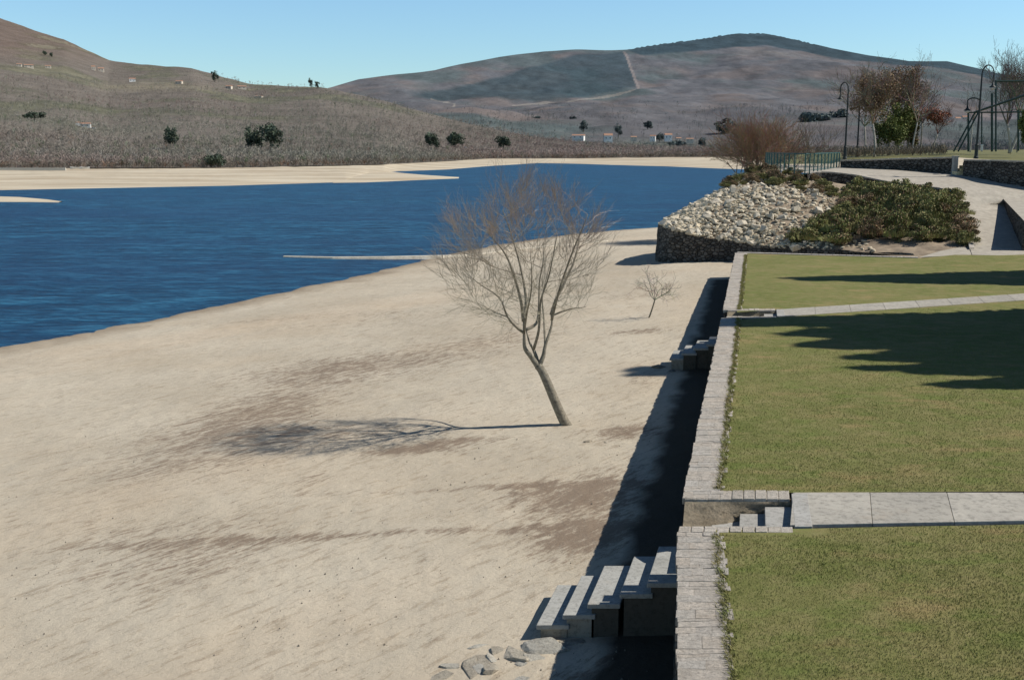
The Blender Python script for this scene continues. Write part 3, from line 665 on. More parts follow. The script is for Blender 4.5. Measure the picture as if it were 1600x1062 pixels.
# ------------------------------------------------------------------ paved paths (slab joints as gaps)
def path(pn,pf,x0,x1,step,name,label,zt=.012):
    cp=MB(); x=x0; sl=.28
    while x<x1:
        xe=min(x+step,x1); g=random.uniform(.92,1.06); e=.006
        A=(x+e,pn(x)+.0); B=(xe-e,pn(xe)); C=(xe+sl*1.6-e,pf(xe+sl*1.6)); D=(x+sl*1.6+e,pf(x+sl*1.6))
        cp.hexa([(*A,-.1),(*B,-.1),(*C,-.1),(*D,-.1),(*A,zt),(*B,zt),(*C,zt+random.uniform(-.003,.003)),(*D,zt)],(g,g,g*.98)); x=xe
    x=x0+.05
    while x<x1:
        xe=min(x+5,x1); cp.hexa([(x,pn(x)+.02,-.12),(xe,pn(xe)+.02,-.12),(xe+.4,pf(xe+.4)-.02,-.12),(x+.4,pf(x+.4)-.02,-.12),(x,pn(x)+.02,.004),(xe,pn(xe)+.02,.004),(xe+.4,pf(xe+.4)-.02,.004),(x+.4,pf(x+.4)-.02,.004)],(.7,.68,.62)); x=xe
    o=cp.build(name,M['paving'],bevel=.004); return tag(o,label,kind='structure')
path(lambda x:near1(x)+.12,lambda x:17.26,4.19,40,1.27,'path','paved slab path crossing the lawn to the nearest stairway')
path(near2,lambda x:far2(x)-.06,9.0,50,1.4,'path','narrow paved path crossing the far lawn')
# narrow sides of path bedding
# ------------------------------------------------------------------ stairways
def stairway_in(y0,y1,x_w,x_top,label,mossy=False,dirv=0.):
    """recessed flight through the wall: landing floor, treads, two side walls"""
    t=thing('stone_stairway',label,'stairway',(x_w+.5,(y0+y1)/2,-.5))
    sk_=.22 # shear along the wall
    def X(x,y): return x+(y-y0)*sk_
    def blk(mbx,xa,xb,ya,yb,za,zb,c=(1,1,1),inx=0): mbx.hexa([(X(xa,ya),ya,za),(X(xb,ya),ya,za),(X(xb,yb),yb,za),(X(xa,yb),yb,za),(X(xa,ya),ya,zb),(X(xb,ya),ya,zb),(X(xb,yb),yb,zb),(X(xa,yb),yb,zb)],c)
    fl=MB(); blk(fl,x_w+.48,x_top-.78,y0+.01,y1-.01,-2.1,-.34); blk(fl,x_w,x_w+.478,y0+.01,y1-.01,-2.1,-.60); fl.build('landing',M['granite'],t)
    run=.40
    for k_ in (1,2):
        s=MB(); blk(s,x_top-run*(3-k_)+.0,x_top-run*(2-k_)+(.03),y0+.02,y1-.02,-.9,-.34+k_*.115,(.95,.95,.95)); s.build('step',M['granite'],t,bevel=.008)
    top=MB(); blk(top,x_top+.035,x_top+.30,y0-.02,y1+.3,-.6,.014); top.build('step',M['granite'],t,bevel=.008)
    # side walls
    def side(ya,yb,name,inner,far):
        s=MB(); n=9
        for i in range(n):
            xa=x_w+.02+(x_top-x_w)*i/n; xb=x_w+(x_top-x_w)*(i+1)/n-.004; g=random.uniform(.85,1.1); z=random.uniform(-.004,.012)
            blk(s,xa,xb+.003,ya,yb,-.05,z,(g,g*.98,g*.95))
        blk(s,x_w+.03,x_top-.01,ya+.006,yb-.006,-.048,-.006,(.85,.84,.8)); s.build('coping',M['coping_stone'],t,bevel=.004)
    side(y1+.05,y1+.50,'far',y1,True); side(y0-.24,y0+.0,'near',y0,False)
    n=22;m=8; V=[]
    for j in range(m+1):
        for i in range(n+1):
            f=i/n; g=j/m; xx=x_w+.02+(x_top-x_w)*f; yy_=y1+.045-(.42*(1-g)*max(0,1-f*1.45)**.8)+random.uniform(-.03,.03)*(j<m); V.append((X(xx,yy_),yy_,-.36+.315*g))
    o=obj('side_wall',mesh('side_wall',V,grid_faces(m+1,n+1),False,np.tile(np.array([.95,.88,.78]),(len(V),1))),M['rough_rock'],t)
    s=MB(); blk(s,x_w+.02,x_top,y0-.22,y0-.012,-2.0,-.052); s.build('side_wall',M['masonry'],t)
    s=MB(); blk(s,x_w+.02,x_top,y1+.1,y1+.5,-2.,-.052); s.build('side_wall',M['masonry'],t)
    return t
stairway_in(15.64,16.90,2.50,4.22,'stone steps sunk through the wall at the end of the near path')
stairway_in(36.45,37.75,7.25,8.95,'shaded stone steps sunk through the wall at the far path')
def slab_steps(corners,L,label,shear=.25,blocks=True,w=.49,top=None):
    c0=corners[-1]; t=thing('slab_steps',label,'steps',(c0[0],c0[1],sz(c0[0],c0[1])))
    for i,(x,y,z) in enumerate(corners):
        s=MB(); ww=w
        s.hexa([(x,y,z-.075),(x+ww,y,z-.075),(x+ww+shear*L,y+L,z-.075),(x+shear*L,y+L,z-.075),(x,y,z),(x+ww,y,z),(x+ww+shear*L,y+L,z),(x+shear*L,y+L,z)],(.98,1.,1.))
        st_=s.build('step',M['granite'],t,bevel=.01)
        zb=sz(x,y)-.25; b=MB(); i0=.04; i1=L-.04
        b.hexa([(x+.06+shear*i0,y+i0,zb),(x+ww-.03+shear*i0,y+i0,zb),(x+ww-.03+shear*i1,y+i1,zb),(x+.06+shear*i1,y+i1,zb),(x+.06+shear*i0,y+i0,z-.077),(x+ww-.03+shear*i0,y+i0,z-.077),(x+ww-.03+shear*i1,y+i1,z-.077),(x+.06+shear*i1,y+i1,z-.077)],(.26,.24,.21) if z>-1.2 else (.85,.8,.72))  # higher blocks coloured dark to deepen the shade under the slabs
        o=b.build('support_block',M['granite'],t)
cs=[]
for (px,py,z) in [(1010,908,-.75),(968,926,-.92),(918,945,-1.08),(879,961,-1.25),(838,977,-1.41)]: cs.append(P(px,py,z))
y_=sum(c[1] for c in cs)/5
cs=[(c[0],y_,c[2]) for c in cs]
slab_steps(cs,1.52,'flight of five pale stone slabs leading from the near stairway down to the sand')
cs=[]
for (px,py,z) in [(1104,538,-.70),(1084,544,-.86),(1065,552,-1.02),(1046,560,-1.2)]: cs.append(P(px,py,z))
slab_steps(cs,1.5,'distant flight of four stone slabs below the far stairway',w=.5)
# ------------------------------------------------------------------ rocks
def rock_mesh(seed,name='rock',n=11):
    r=np.random.default_rng(seed)
    import bmesh
    bm=bmesh.new()
    for i in range(n):
        p=r.normal(size=3); p/=np.linalg.norm(p); p=p*r.uniform(.75,1.08); p[2]=np.clip(p[2],-.5,.5)*1.2; bm.verts.new(p)
    bmesh.ops.convex_hull(bm,input=bm.verts[:])
    for v_ in [q for q in bm.verts if not q.link_faces]: bm.verts.remove(v_)
    bmesh.ops.bevel(bm,geom=bm.edges[:],offset=.025,segments=1,affect='EDGES')
    bmesh.ops.triangulate(bm,faces=bm.faces[:])
    me=bpy.data.meshes.new(name); bm.to_mesh(me); bm.free()
    a=me.color_attributes.new('Col','FLOAT_COLOR','POINT'); g=r.uniform(.7,1.12); wm=r.uniform(-.03,.07)
    a.data.foreach_set('color',np.tile(np.array([g*(1+wm),g,g*(1-wm*1.3),1],dtype=np.float32),len(me.vertices)))
    return me
RM=[rock_mesh(100+i) for i in range(16)]
for me in RM[:10]: me.materials.append(M['rubble_stone'])
for me in RM[10:]: me.materials.append(M['rough_rock'])
def rock(me,loc,s,rot,label=None,group=None,name='rock',cat='rock'):
    o=bpy.data.objects.new(name,me); COL.objects.link(o); o.location=loc; o.scale=s; o.rotation_euler=rot
    return tag(o,label,cat,group)
def onsand(px,py,dz=0):
    z=-1.65
    for _ in range(4): x,y,_q=P(px,py,z); z=sz(x,y)
    return (x,y,z+dz)
R3=lambda:(random.uniform(-.2,.2),random.uniform(-.2,.2),random.uniform(0,6))
SR=[rock_mesh(500+i,n=26) for i in range(5)]
for me in SR: me.materials.append(M['shore_rock'])
rock(SR[0],onsand(772,990,-.10),(.85,.45,.17),(0,.05,.5),'broad flat grey boulder in the sand left of the slab steps')
rock(SR[1],onsand(745,1038,-.08),(.5,.28,.16),(0,0,1.2),'flat weathered rock at the bottom edge, below the broad boulder')
rock(SR[2],onsand(806,1022,-.06),(.36,.22,.16),(0,.1,2.2),'pale angular rock below the dark gap beside the lowest slab')
rock(SR[3],onsand(850,1012,-.04),(.42,.28,.17),(.1,0,.3),'small pale rock directly under the lowest slab')
rock(SR[4],onsand(900,1003,-.05),(.30,.16,.12),(0,.1,.1),'low rock just right of the lowest slab block')
rock(SR[3],onsand(820,1052,-.08),(.40,.25,.11),(0,0,.9),'half buried rock on the bottom edge right of the weathered rock')
rock(SR[4],onsand(690,1056,-.05),(.26,.2,.09),(0,0,.4),'leftmost low rock on the bottom edge of the sand')
rock(RM[13],onsand(920,690,-.02),(.16,.12,.08),(0,0,.4),'small pale stone on the sand right of the willow trunk')
rock(RM[11],onsand(1032,573,-.05),(.42,.3,.18),(0,0,.4),'rough rock at the foot of the distant slab steps')
rock(RM[14],onsand(1047,580,-.05),(.32,.25,.14),(0,0,1.4),'second rough rock below the distant slab steps, nearer the wall shadow')
rock(RM[15],onsand(948,690,-.02),(.12,.09,.05),(0,0,.4),'tiny stone between the pale stone and the wall shadow')
for i in range(16):
    q=i/15; px=715+175*q+random.uniform(-14,14); py=1050-48*q+random.uniform(-16,14); sc_=random.uniform(.08,.17)
    rock(SR[i%5],onsand(px,py,-.02),(sc_*1.3,sc_,sc_*.6),(random.uniform(-.2,.2),random.uniform(-.2,.2),random.uniform(0,6)),'small broken sandy stone in the rubble at the foot of the near slab steps','broken stones at the foot of the near steps')
# pebbles
n=700; X_=[];Y_=[];
pv=[];pf=[]
px_=RG.uniform(0,1050,n); py_=640+ (1062-640)*RG.random(n)**1.0
for i in range(n):
    x,y,z=onsand(px_[i],py_[i]); 
    if x>wl(y)-.3: continue
    s=.006+.016*random.random()**3; k0=len(pv); a=random.random()*3
    for q in range(5): pv.append((x+s*math.cos(a+q*1.256)*random.uniform(.7,1.2),y+s*math.sin(a+q*1.256),z-.005))
    pv.append((x,y,z+s*.9+.006)); pf+=[(k0+q,k0+(q+1)%5,k0+5) for q in range(5)]
tag(obj('pebbles',mesh('pebbles',pv,pf,False,np.ones((len(pv),3))*.75),M['rough_rock']),'scattered pebbles on the sand','pebbles',kind='stuff')
# low stone groyne running from the beach into the lake
t=[P(443,400,-3.42),P(520,401.5,-3.36),P(600,401,-3.3),P(690,399,-3.22),P(740,394,-3.05),P(800,386,-2.95),P(880,380,-2.85),P(950,374,-2.75)]
V=[];
for i,(x,y,z) in enumerate(t):
    if i>3: z=sz(x,y)+.05
    w_=.16+.02*i
    V+=[(x,y-w_-.25,z-.5),(x,y-w_,z),(x,y+w_,z+.01),(x,y+w_+.25,z-.5)]
Fq=[(i*4+q,i*4+4+q,i*4+5+q,i*4+1+q) for i in range(len(t)-1) for q in range(3)]
tag(obj('low_groyne',mesh('low_groyne',V,Fq,False,np.ones((len(V),3))*1.15),M['rubble_stone']),'thin low stone groyne running from the beach out into the lake','groyne')
# ------------------------------------------------------------------ bastion mound
Fr=[(1029,350,71.5),(1044,358,69.3),(1069,364,68.6),(1095,370,68.2),(1152,378,67.4),(1208,387,65.8),(1320,391,63.),(1435,399,60.2),(1513,389,60.5)]
Mi=[(1072,326,75),(1085,323,74),(1100,320,73.4),(1120,318,73),(1172,318,72),(1222,322,71),(1326,334,69.5),(1422,342,68.2),(1506,340,67.4)]
Bk=[(1133,297,79),(1145,288,80),(1160,279,80.5),(1178,270,81),(1205,268,80.5),(1245,273,79.5),(1308,286,77.5),(1405,300,75),(1490,303,72)]
nF=len(Fr)
ff=[Vector(PD(*p)) for p in Fr]; mm=[Vector(PD(*p)) for p in Mi]; bb=[Vector(PD(*p)) for p in Bk]
fs_,ms_,bs_=[spline(a,10) for a in (ff,mm,bb)]
NCm=len(fs_); NRm=46
def moundpt(u,v_): # u along, v 0 front..1 back
    i=min(int(u),NCm-2); w=u-i; a,b,c=[q[i].lerp(q[i+1],w) for q in (fs_,ms_,bs_)]
    l0=(1-v_)*(1-2*v_); l1=4*v_*(1-v_); l2=v_*(2*v_-1)
    return a*l0+b*l1+c*l2
V=[]
for j in range(NRm+1):
    for i in range(NCm):
        p=moundpt(i,j/NRm); p=Vector(p); p.z+=(fbm(p.x*1.1,p.y*1.1,3)-.5)*.35*min(1,j/4)*(i>3)-.03; V.append(p)
for i in range(NCm): p=Vector(V[NRm*NCm+i]); V.append(p+Vector((.6,3,-4.5)))
V=[tuple(p) for p in V]
tag(obj('mound',mesh('mound',V,grid_faces(NRm+2,NCm),True),M['mound']),'sloping earth mound behind the round bastion wall',kind='structure')
# left flank closing sheet
V=[];
for j in range(NRm+1): p=moundpt(0,j/NRm); V+=[(p.x,p.y,p.z-.03),(p.x-.3,p.y+.5,-2.5)]
# bastion wall
t=thing('bastion_wall','dark curved dry stone bastion wall holding back the pale rubble','wall',tuple(ff[1]-Vector((0,0,1.6))))
line=[Vector(PD(1100,330,84)),Vector(PD(1058,336,78)),Vector(PD(1036,345,74.5))]
top_=spline(line+[p.copy() for p in ff[:-1]],6); V=[];nz=7
top_[-1].z-=.1
for i,p in enumerate(top_):
    zt2=p.z+random.uniform(-.05,.09); zb=-1.9
    tdir=(top_[min(i+1,len(top_)-1)]-top_[max(i-1,0)]); nrm=Vector((-tdir.y,tdir.x,0)).normalized()*(-1)
    for j in range(nz+1):
        g=j/nz; q=p-nrm*0+nrm*(.18*(1-g))+nrm*random.uniform(-.05,.05); V.append((q.x,q.y,zb+(zt2-zb)*g))
    q=p-nrm*.45; V.append((q.x,q.y,zt2-.03)); V.append((q.x,q.y,zb))
m=nz+3; Fq=[(i*m+j,i*m+j+1,(i+1)*m+j+1,(i+1)*m+j) for i in range(len(top_)-1) for j in range(m-1)]
obj('masonry',mesh('masonry',V,Fq),M['masonry'],t)
# rubble boulders
cnt=0; stones=[]
random.seed(21)
while cnt<298:
    u=random.uniform(1,NCm-18); v_=random.random()**1.15*.9
    lim=NCm*(.70+.02*v_); 
    if u>lim: continue
    if v_>.80 and random.random()<.7: continue
    p=moundpt(u,v_); s=random.choice([random.uniform(.13,.26),random.uniform(.22,.40)])*(1.15-.25*v_)
    if any((p-q).length<(s+s2)*.60 for q,s2 in stones): 
        if random.random()<.97: continue
    stones.append((p,s)); cnt+=1
    o=rock(RM[random.randrange(10 if random.random()<.93 else 16)],tuple(p+Vector((0,0,s*.22))),(s*random.uniform(.8,1.3),s,s*random.uniform(.6,.95)),(random.uniform(-.5,.5),random.uniform(-.5,.5),random.uniform(0,6)),'cream granite boulder in the rubble heap on the mound','rubble boulders heaped on the mound','boulder','boulder')
# small infill stones as stuff
mv=[np.array([v_.co for v_ in me.vertices]) for me in RM[:5]]; mf=[np.array([tuple(p.vertices) for p in me.polygons]) for me in RM[:5]]
Vs=[];Fs=[];Cs=[];off=0
for i in range(4200):
    u=random.uniform(.5,NCm-16); v_=random.random()*.97
    if u>NCm*.72 and random.random()<.6: continue
    p=moundpt(u,v_); s=random.uniform(.06,.19) if v_<.75 else random.uniform(.04,.12)
    if v_>.80 and random.random()<.45: continue
    k_=i%5; a=random.random()*6; ca,sa=math.cos(a),math.sin(a); q=mv[k_]; X=np.stack([(q[:,0]*ca-q[:,1]*sa)*s*1.2,(q[:,0]*sa+q[:,1]*ca)*s,q[:,2]*s*.8],-1)+np.array(p)+np.array([0,0,s*.3])
    Vs.append(X);Fs.append(mf[k_]+off);off+=len(X); g=random.uniform(.8,1.2); Cs.append(np.tile([g*1.03,g,g*.93],(len(X),1)))
tag(obj('small_rubble',mesh('small_rubble',np.concatenate(Vs),np.concatenate(Fs),False,np.concatenate(Cs)),M['rubble_stone']),'small broken stones between the boulders','rubble',kind='stuff')
# shrubs on the mound
SHc=[[(.26,.28,.10),(.19,.22,.08),(.29,.235,.12),(.28,.19,.12)],[(.25,.26,.10),(.19,.20,.08),(.30,.25,.12)],[(.34,.22,.14),(.27,.19,.12),(.2,.2,.09)]]
def shrub_mesh(i):
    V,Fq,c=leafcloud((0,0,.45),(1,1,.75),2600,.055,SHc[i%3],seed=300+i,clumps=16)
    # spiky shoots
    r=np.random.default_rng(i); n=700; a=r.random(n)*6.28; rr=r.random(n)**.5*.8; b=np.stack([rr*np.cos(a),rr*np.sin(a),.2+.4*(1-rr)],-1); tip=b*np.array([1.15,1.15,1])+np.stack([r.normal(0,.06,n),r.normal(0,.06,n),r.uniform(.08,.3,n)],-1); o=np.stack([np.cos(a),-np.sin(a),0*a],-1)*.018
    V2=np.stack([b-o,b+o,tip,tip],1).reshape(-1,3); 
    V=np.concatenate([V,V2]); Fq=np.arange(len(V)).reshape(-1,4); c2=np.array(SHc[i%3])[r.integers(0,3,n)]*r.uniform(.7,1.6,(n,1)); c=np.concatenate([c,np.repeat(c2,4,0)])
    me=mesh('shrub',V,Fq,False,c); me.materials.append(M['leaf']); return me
SM=[shrub_mesh(i) for i in range(6)]
def place(me,name,p,s,label,group,cat='shrub'):
    o=bpy.data.objects.new(name,me); COL.objects.link(o); o.location=tuple(p); o.scale=s; o.rotation_euler=(0,0,random.uniform(0,6)); return tag(o,label,cat,group)
k_=0
for vi in range(9):
    for ui in range(7):
        v_=.08+vi*.105; u0=NCm*(.665+.014*vi); u=u0+(NCm-1.5-u0)*(ui+.3*random.random())/6.3
        if v_<.16 and ui in(2,3,4,5): continue
        p=moundpt(min(u,NCm-2),v_); s=random.uniform(.85,1.25)*(.8 if u>NCm-7 else 1); k_+=1
        place(SM[random.choice([0,0,1,1,2,3,4])],'heath_shrub',p-Vector((0,0,.12)),(s,s,s*random.uniform(.8,1.1)*(.85+.75*math.sin(math.pi*min(1,max(0,(v_-.05)/.95)))*math.sin(math.pi*min(1,max(0,(u-u0)/(NCm-u0)))))),'olive green heath shrub in the thicket beside the ramp','heath shrubs covering the right slope of the mound')
for i in range(40):
    u=NCm*random.uniform(.36,.72) if i<32 else NCm*random.uniform(.20,.40); v_=random.uniform(.74,1.); p=moundpt(u,v_); s=random.uniform(.45,.8)
    place(SM[random.choice([2,5,1,3])],'bramble',p-Vector((0,0,.1)),(s,s,s*.9),'low russet and green bramble along the crest of the rubble mound','brambles along the mound crest','bramble')
# ------------------------------------------------------------------ promenade and ramp
Lp=[(1197,264,92),(1235,268,81),(1258,270.5,77.5),(1285,268.5,79),(1330,273,78.6),(1400,286,76),(1460,293,74),(1486,296,72.6),(1500,322,69.6),(1509,355,65),(1516,389,60.4),(1519,398,58)]
Rp=[(1197,258,112),(1250,258.5,108),(1300,260.5,94),(1314,262,88),(1400,266,84),(1500,273,80),(1620,289,76),(1740,306,73.5),(1573,318,72.3),(1590,355,65.5),(1605,391,60.1),(1612,400,57.8)]
def sheet(A,B,n,name,mat,label,sub=4,dz=0):
    a=spline([Vector(PD(*p)) for p in A],1) ; b=[Vector(PD(*p)) for p in B]; a=[Vector(PD(*p)) for p in A]
    a=[a[i].lerp(a[i+1],k/sub) for i in range(len(a)-1) for k in range(sub)]+[a[-1]]; b=[b[i].lerp(b[i+1],k/sub) for i in range(len(b)-1) for k in range(sub)]+[b[-1]]
    V=[]
    for j in range(n+1):
        for i in range(len(a)): p=a[i].lerp(b[i],j/n); V.append((p.x,p.y,p.z+dz+.02*(vn(p.x,p.y)-.5)))
    return tag(obj(name,mesh(name,V,grid_faces(n+1,len(a)),True),mat),label,kind='structure')
sheet(Lp,Rp,8,'promenade',M['gravel'],'pale gravel promenade and ramp curving down to the lawn')
# gravel apron at the foot of the ramp
tag(obj('gravel_apron',mesh('gravel_apron',[PD(1436,402,57.2),PD(1518,398,58.2),PD(1620,404,57),PD(1616,386,61.5),PD(1512,384,61.5),PD(1470,392,59.8)],[(0,1,2,3,4,5)]),M['gravel']),'strip of gravel where the ramp meets the lawn',kind='structure')
# lawn end coping
t=thing('lawn_kerb','thin pale stone kerb closing the far end of the lawn','kerb',(12.2,59.2,0)); mb=MB()
A=Vector((12.25,59.15,0)); B=Vector((21.1,56.35,0)); n=26
for i in range(n):
    a=A.lerp(B,i/n); b=A.lerp(B,(i+.97)/n); w=Vector((.1,.38,0)); g=random.uniform(.9,1.1)
    mb.hexa([(a.x,a.y,-1.6),(b.x,b.y,-1.6),(b.x+w.x,b.y+w.y,-1.6),(a.x+w.x,a.y+w.y,-1.6),(a.x,a.y,.03),(b.x,b.y,.03),(b.x+w.x,b.y+w.y,.03),(a.x+w.x,a.y+w.y,.03)],(g,g,g))
mb.build('kerb_stones',M['coping_stone'],t,bevel=.01)
def ribbon_wall(pl,name,label,drop,thick=(.0,.4),top_h=0.,cap=True,capmat='coping_stone',jit=.03):
    ps=spline([Vector(PD(*p)) for p in pl],4)
    t=thing(name,label,'wall',tuple(ps[0])); V=[];nz=5
    for i,p in enumerate(ps):
        zt2=p.z+top_h
        for j in range(nz+1): V.append((p.x+random.uniform(-jit,jit),p.y+random.uniform(-jit,jit),zt2-drop+(drop-.06)*j/nz))
        V.append((p.x+thick[0],p.y+thick[1],zt2-.06)); V.append((p.x+thick[0],p.y+thick[1],zt2-drop))
    m=nz+3; Fq=[(i*m+j,i*m+j+1,(i+1)*m+j+1,(i+1)*m+j) for i in range(len(ps)-1) for j in range(m-1)]
    Fq.append(tuple(range(m))[::-1]); Fq.append(tuple((len(ps)-1)*m+j for j in range(m)))
    obj('masonry',mesh('masonry',V,Fq),M['masonry'],t)
    if cap:
        mb=MB()
        for a,b in zip(ps,ps[1:]):
            n=max(1,int((b-a).length/.5))
            for k_ in range(n):
                q=a.lerp(b,k_/n); r=a.lerp(b,(k_+.97)/n); g=random.uniform(.85,1.1); o=Vector((-thick[0]*.08,-thick[1]*.08,0)); w=Vector((thick[0],thick[1],0))*1.05; z=random.uniform(0,.02)
                pp=[q+o,r+o,r+w,q+w]; mb.hexa([(v_.x,v_.y,v_.z+top_h-.055) for v_ in pp]+[(v_.x,v_.y,v_.z+top_h+.03+z) for v_ in pp],(g,g,g))
        mb.build('coping',M[capmat],t,bevel=.01)
    return t
ribbon_wall([(1262,271,77.6),(1284,269.5,78.8),(1330,273.5,78.3),(1400,287,75.7),(1460,294,73.7),(1484,297,72.3)],'promenade_wall','dark retaining wall between the promenade and the mound',1.6,(.05,.35),0.03)
ribbon_wall([(1486,297,72.4),(1500,323,69.4),(1508,356,64.9),(1515,390,60.3)],'ramp_wall','low stone edging down the left side of the ramp',1.4,(.3,.1),.06,jit=.05)
# upper walls
ribbon_wall([(1313,250.5,88),(1360,249.5,86.2),(1420,247.5,84),(1489,246,81)],'terrace_wall','long dark wall below the upper lawn, left of the pale gatepost',1.6,(.3,.35))
ribbon_wall([(1506,250,79.5),(1540,250.5,78),(1580,251.5,76),(1720,256,72)],'terrace_wall','blue grey stone wall below the upper lawn, right of the gatepost',2.2,(.15,.4))
t=thing('gatepost','pale square stone post at the end of the dark upper wall','post',PD(1490,272,80.6)); mb=MB(); b=Vector(PD(1490,272,80.6)); mb.box((b.x+.05,b.y,b.z+.55),(.34,.34,1.35)); mb.box((b.x+.05,b.y,b.z+1.27),(.42,.42,.09)); mb.build('shaft',M['granite'],t,bevel=.02)
t=thing('stone_steps','sunlit yellowish stone steps climbing to the upper lawn beside the gatepost','steps',PD(1500,272,80.3)); 
for i in range(5):
    b=Vector(PD(1504+i*5.5,268-i*4.6,80.3+i*.55)); mb=MB(); mb.box((b.x,b.y,b.z-.3),(1.3,.6,.62),.15,(1.15,1.05,.8)); mb.build('step',M['rubble_stone'],t,bevel=.02)
# upper lawn
Ul=[(1200,256.5,112),(1300,256,104),(1320,250,89),(1360,249,86.6),(1420,247,84.4),(1489,245.5,81.4),(1530,249,79.),(1580,251,76.6),(1725,255,72.6)]
Ur=[(1200,243,200),(1290,240,190),(1320,238.5,180),(1360,237,170),(1420,236,160),(1489,235,150),(1530,234.5,145),(1580,234,140),(1800,234,135)]
sheet(Ul,Ur,14,'upper_lawn',M['upper_grass'],'grassy upper terrace behind the stone walls')
# raised terrace right of the ramp
A=Vector(PD(1567,309,72.6)); B=Vector(PD(1601,345,60.)); C=Vector((62,60.2,B.z)); D=Vector((62,72.6,A.z))
t=thing('terrace_block','dark walled terrace with sunlit gravel top right of the ramp','terrace',tuple(B-Vector((0,0,1.6))))
n=14; V=[]
line=[A.lerp(B,i/n) for i in range(n+1)]+[B.lerp(C,i/10) for i in range(1,11)]
nz=5
for p in line:
    for j in range(nz+1): V.append((p.x+random.uniform(-.03,.03),p.y+random.uniform(-.03,.03),-.6+(p.z+.6-.02)*j/nz))
Fq=[(i*(nz+1)+j,i*(nz+1)+j+1,(i+1)*(nz+1)+j+1,(i+1)*(nz+1)+j) for i in range(len(line)-1) for j in range(nz)]
obj('masonry',mesh('masonry',V,Fq),M['masonry'],t)
obj('gravel_top',mesh('gravel_top',[tuple(A+Vector((-.05,0,.0))),tuple(B+Vector((-.05,-.05,0))),tuple(C),tuple(D)],[(0,1,2,3)]),M['gravel'],t)
# ------------------------------------------------------------------ railing
def railpts():
    return [P(1196,263.5,3.92),P(1203,265,3.92),P(1213,266.5,3.92),P(1224,268,3.92),P(1238,269.5,3.92),P(1258,270.5,3.92),P(1276,268.5,3.92),P(1292,266.5,3.92),P(1311,264,3.92)]
rp=[Vector(p) for p in railpts()]; t=thing('railing','turquoise green metal railing curving round the end of the promenade','railing',tuple(rp[0]))
L=[];
for a,b in zip(rp,rp[1:]): L.append((b-a).length)
tot=sum(L)
def at(d):
    for a,b,l in zip(rp,rp[1:],L):
        if d<=l: return a.lerp(b,d/l)
        d-=l
    return rp[-1]
n=int(tot/1.7)
for i in range(n+1):
    p=at(tot*i/n); mb=MB(); mb.tube([p-Vector((0,0,.1)),p+Vector((0,0,1.35))],.045,6); mb.build('post',M['rail'],t)
for h_,r_,nm in ((1.32,.035,'top_rail'),(.15,.022,'bottom_rail')):
    mb=MB(); mb.tube([p+Vector((0,0,h_)) for p in rp],r_,6); mb.build(nm,M['rail'],t)
mb=MB(); q=int(tot/.42)
for i in range(q): p=at(tot*i/q); mb.tube([p+Vector((0,0,.15)),p+Vector((0,0,1.3))],.011,4)
mb.build('balusters',M['rail'],t)
# ------------------------------------------------------------------ street lamps
def head(mb,p,sgn): mb.lathe(p,[(.03,.30),(.06,.28),(.07,.16),(.12,.08),(.24,0),(.25,-.03)],12)
def lamp(px,py,Y,h,arms,label):
    b=Vector(PD(px,py,Y)); t=thing('street_lamp',label,'street lamp',tuple(b),'street lamps on the upper terrace')
    mb=MB(); mb.lathe(b-Vector((0,0,.1)),[(.17,0),(.17,.12),(.13,.2),(.12,.9),(.15,.95),(.10,1.05)],10); mb.build('base',M['iron'],t)
    mb=MB(); mb.tube([b+Vector((0,0,.9)),b+Vector((0,0,h*.55)),b+Vector((0,0,h-.55))],[.085,.07,.055],10); mb.build('pole',M['iron'],t)
    for (s,z0,w,ht,drop) in arms:
        c=b+Vector((0,0,z0)); pts_=[]
        for i in range(13):
            a=math.pi*i/12*1.12; pts_.append(c+Vector((s*w*(1-math.cos(a))/2*1.,0,ht*math.sin(min(a,math.pi*1.12)))))
        e=pts_[-1]+Vector((0,0,-drop)); pts_.append(e)
        mb=MB(); mb.tube(pts_,.045,8); mb.build('arm',M['iron'],t)
        mb=MB(); head(mb,e+Vector((0,0,-.30)),s); o=mb.build('lamp_shade',M['iron'],t,True)
        mb=MB(); mb.lathe(e+Vector((0,0,-.44)),[(.06,-.06),(.16,.0),(.2,.1)],12); mb.build('lamp_globe',M['lampglass'],t,True)
lamp(1320,247,88,5.9,[(-1,5.35,.62,.52,.25)],'single dark street lamp with a left facing crook, leftmost of the lamps')
lamp(1339,243.5,104,5.6,[(1,5.05,1.1,.5,.1)],'dark street lamp partly hidden by the big tree, second from the left')
lamp(1525,246,79,6.4,[(1,5.8,.85,.62,.35),(-1,3.9,-0.0001+.9,.25,.2)],'tall dark double armed street lamp beside the green frame')
# ------------------------------------------------------------------ play frame
t=thing('swing_frame','dark green metal swing frame with slanting legs behind the tall lamp','swing frame',PD(1513,236,92))
def bar(name,a,b,r=.07,mat='frame'):
    mb=MB(); mb.tube([Vector(PD(*a)),Vector(PD(*b))],r,6); mb.build(name,M[mat],t)
bar('leg',(1490,237,92),(1524,175,92)); bar('leg',(1497,237,91),(1529,175,91)); bar('leg',(1513,237,95),(1513,173,95),.09)
bar('top_beam',(1522,176,92),(1640,136,80),.09); bar('cross_beam',(1511,176,93),(1640,175,88),.06); bar('leg',(1534,237,92),(1534,176,92),.06)
t=thing('tall_frame','tall dark green rectangular metal frame at the right edge','frame',PD(1556,236,90))
bar('post',(1556,237,90),(1556,126,90),.075); bar('top_beam',(1555,127,90),(1680,126,90),.07); bar('post',(1550,237,94),(1550,146,94),.10); bar('post',(1591,236,92),(1591,172,92),.09); bar('post',(1672,236,90),(1672,126,90),.075)
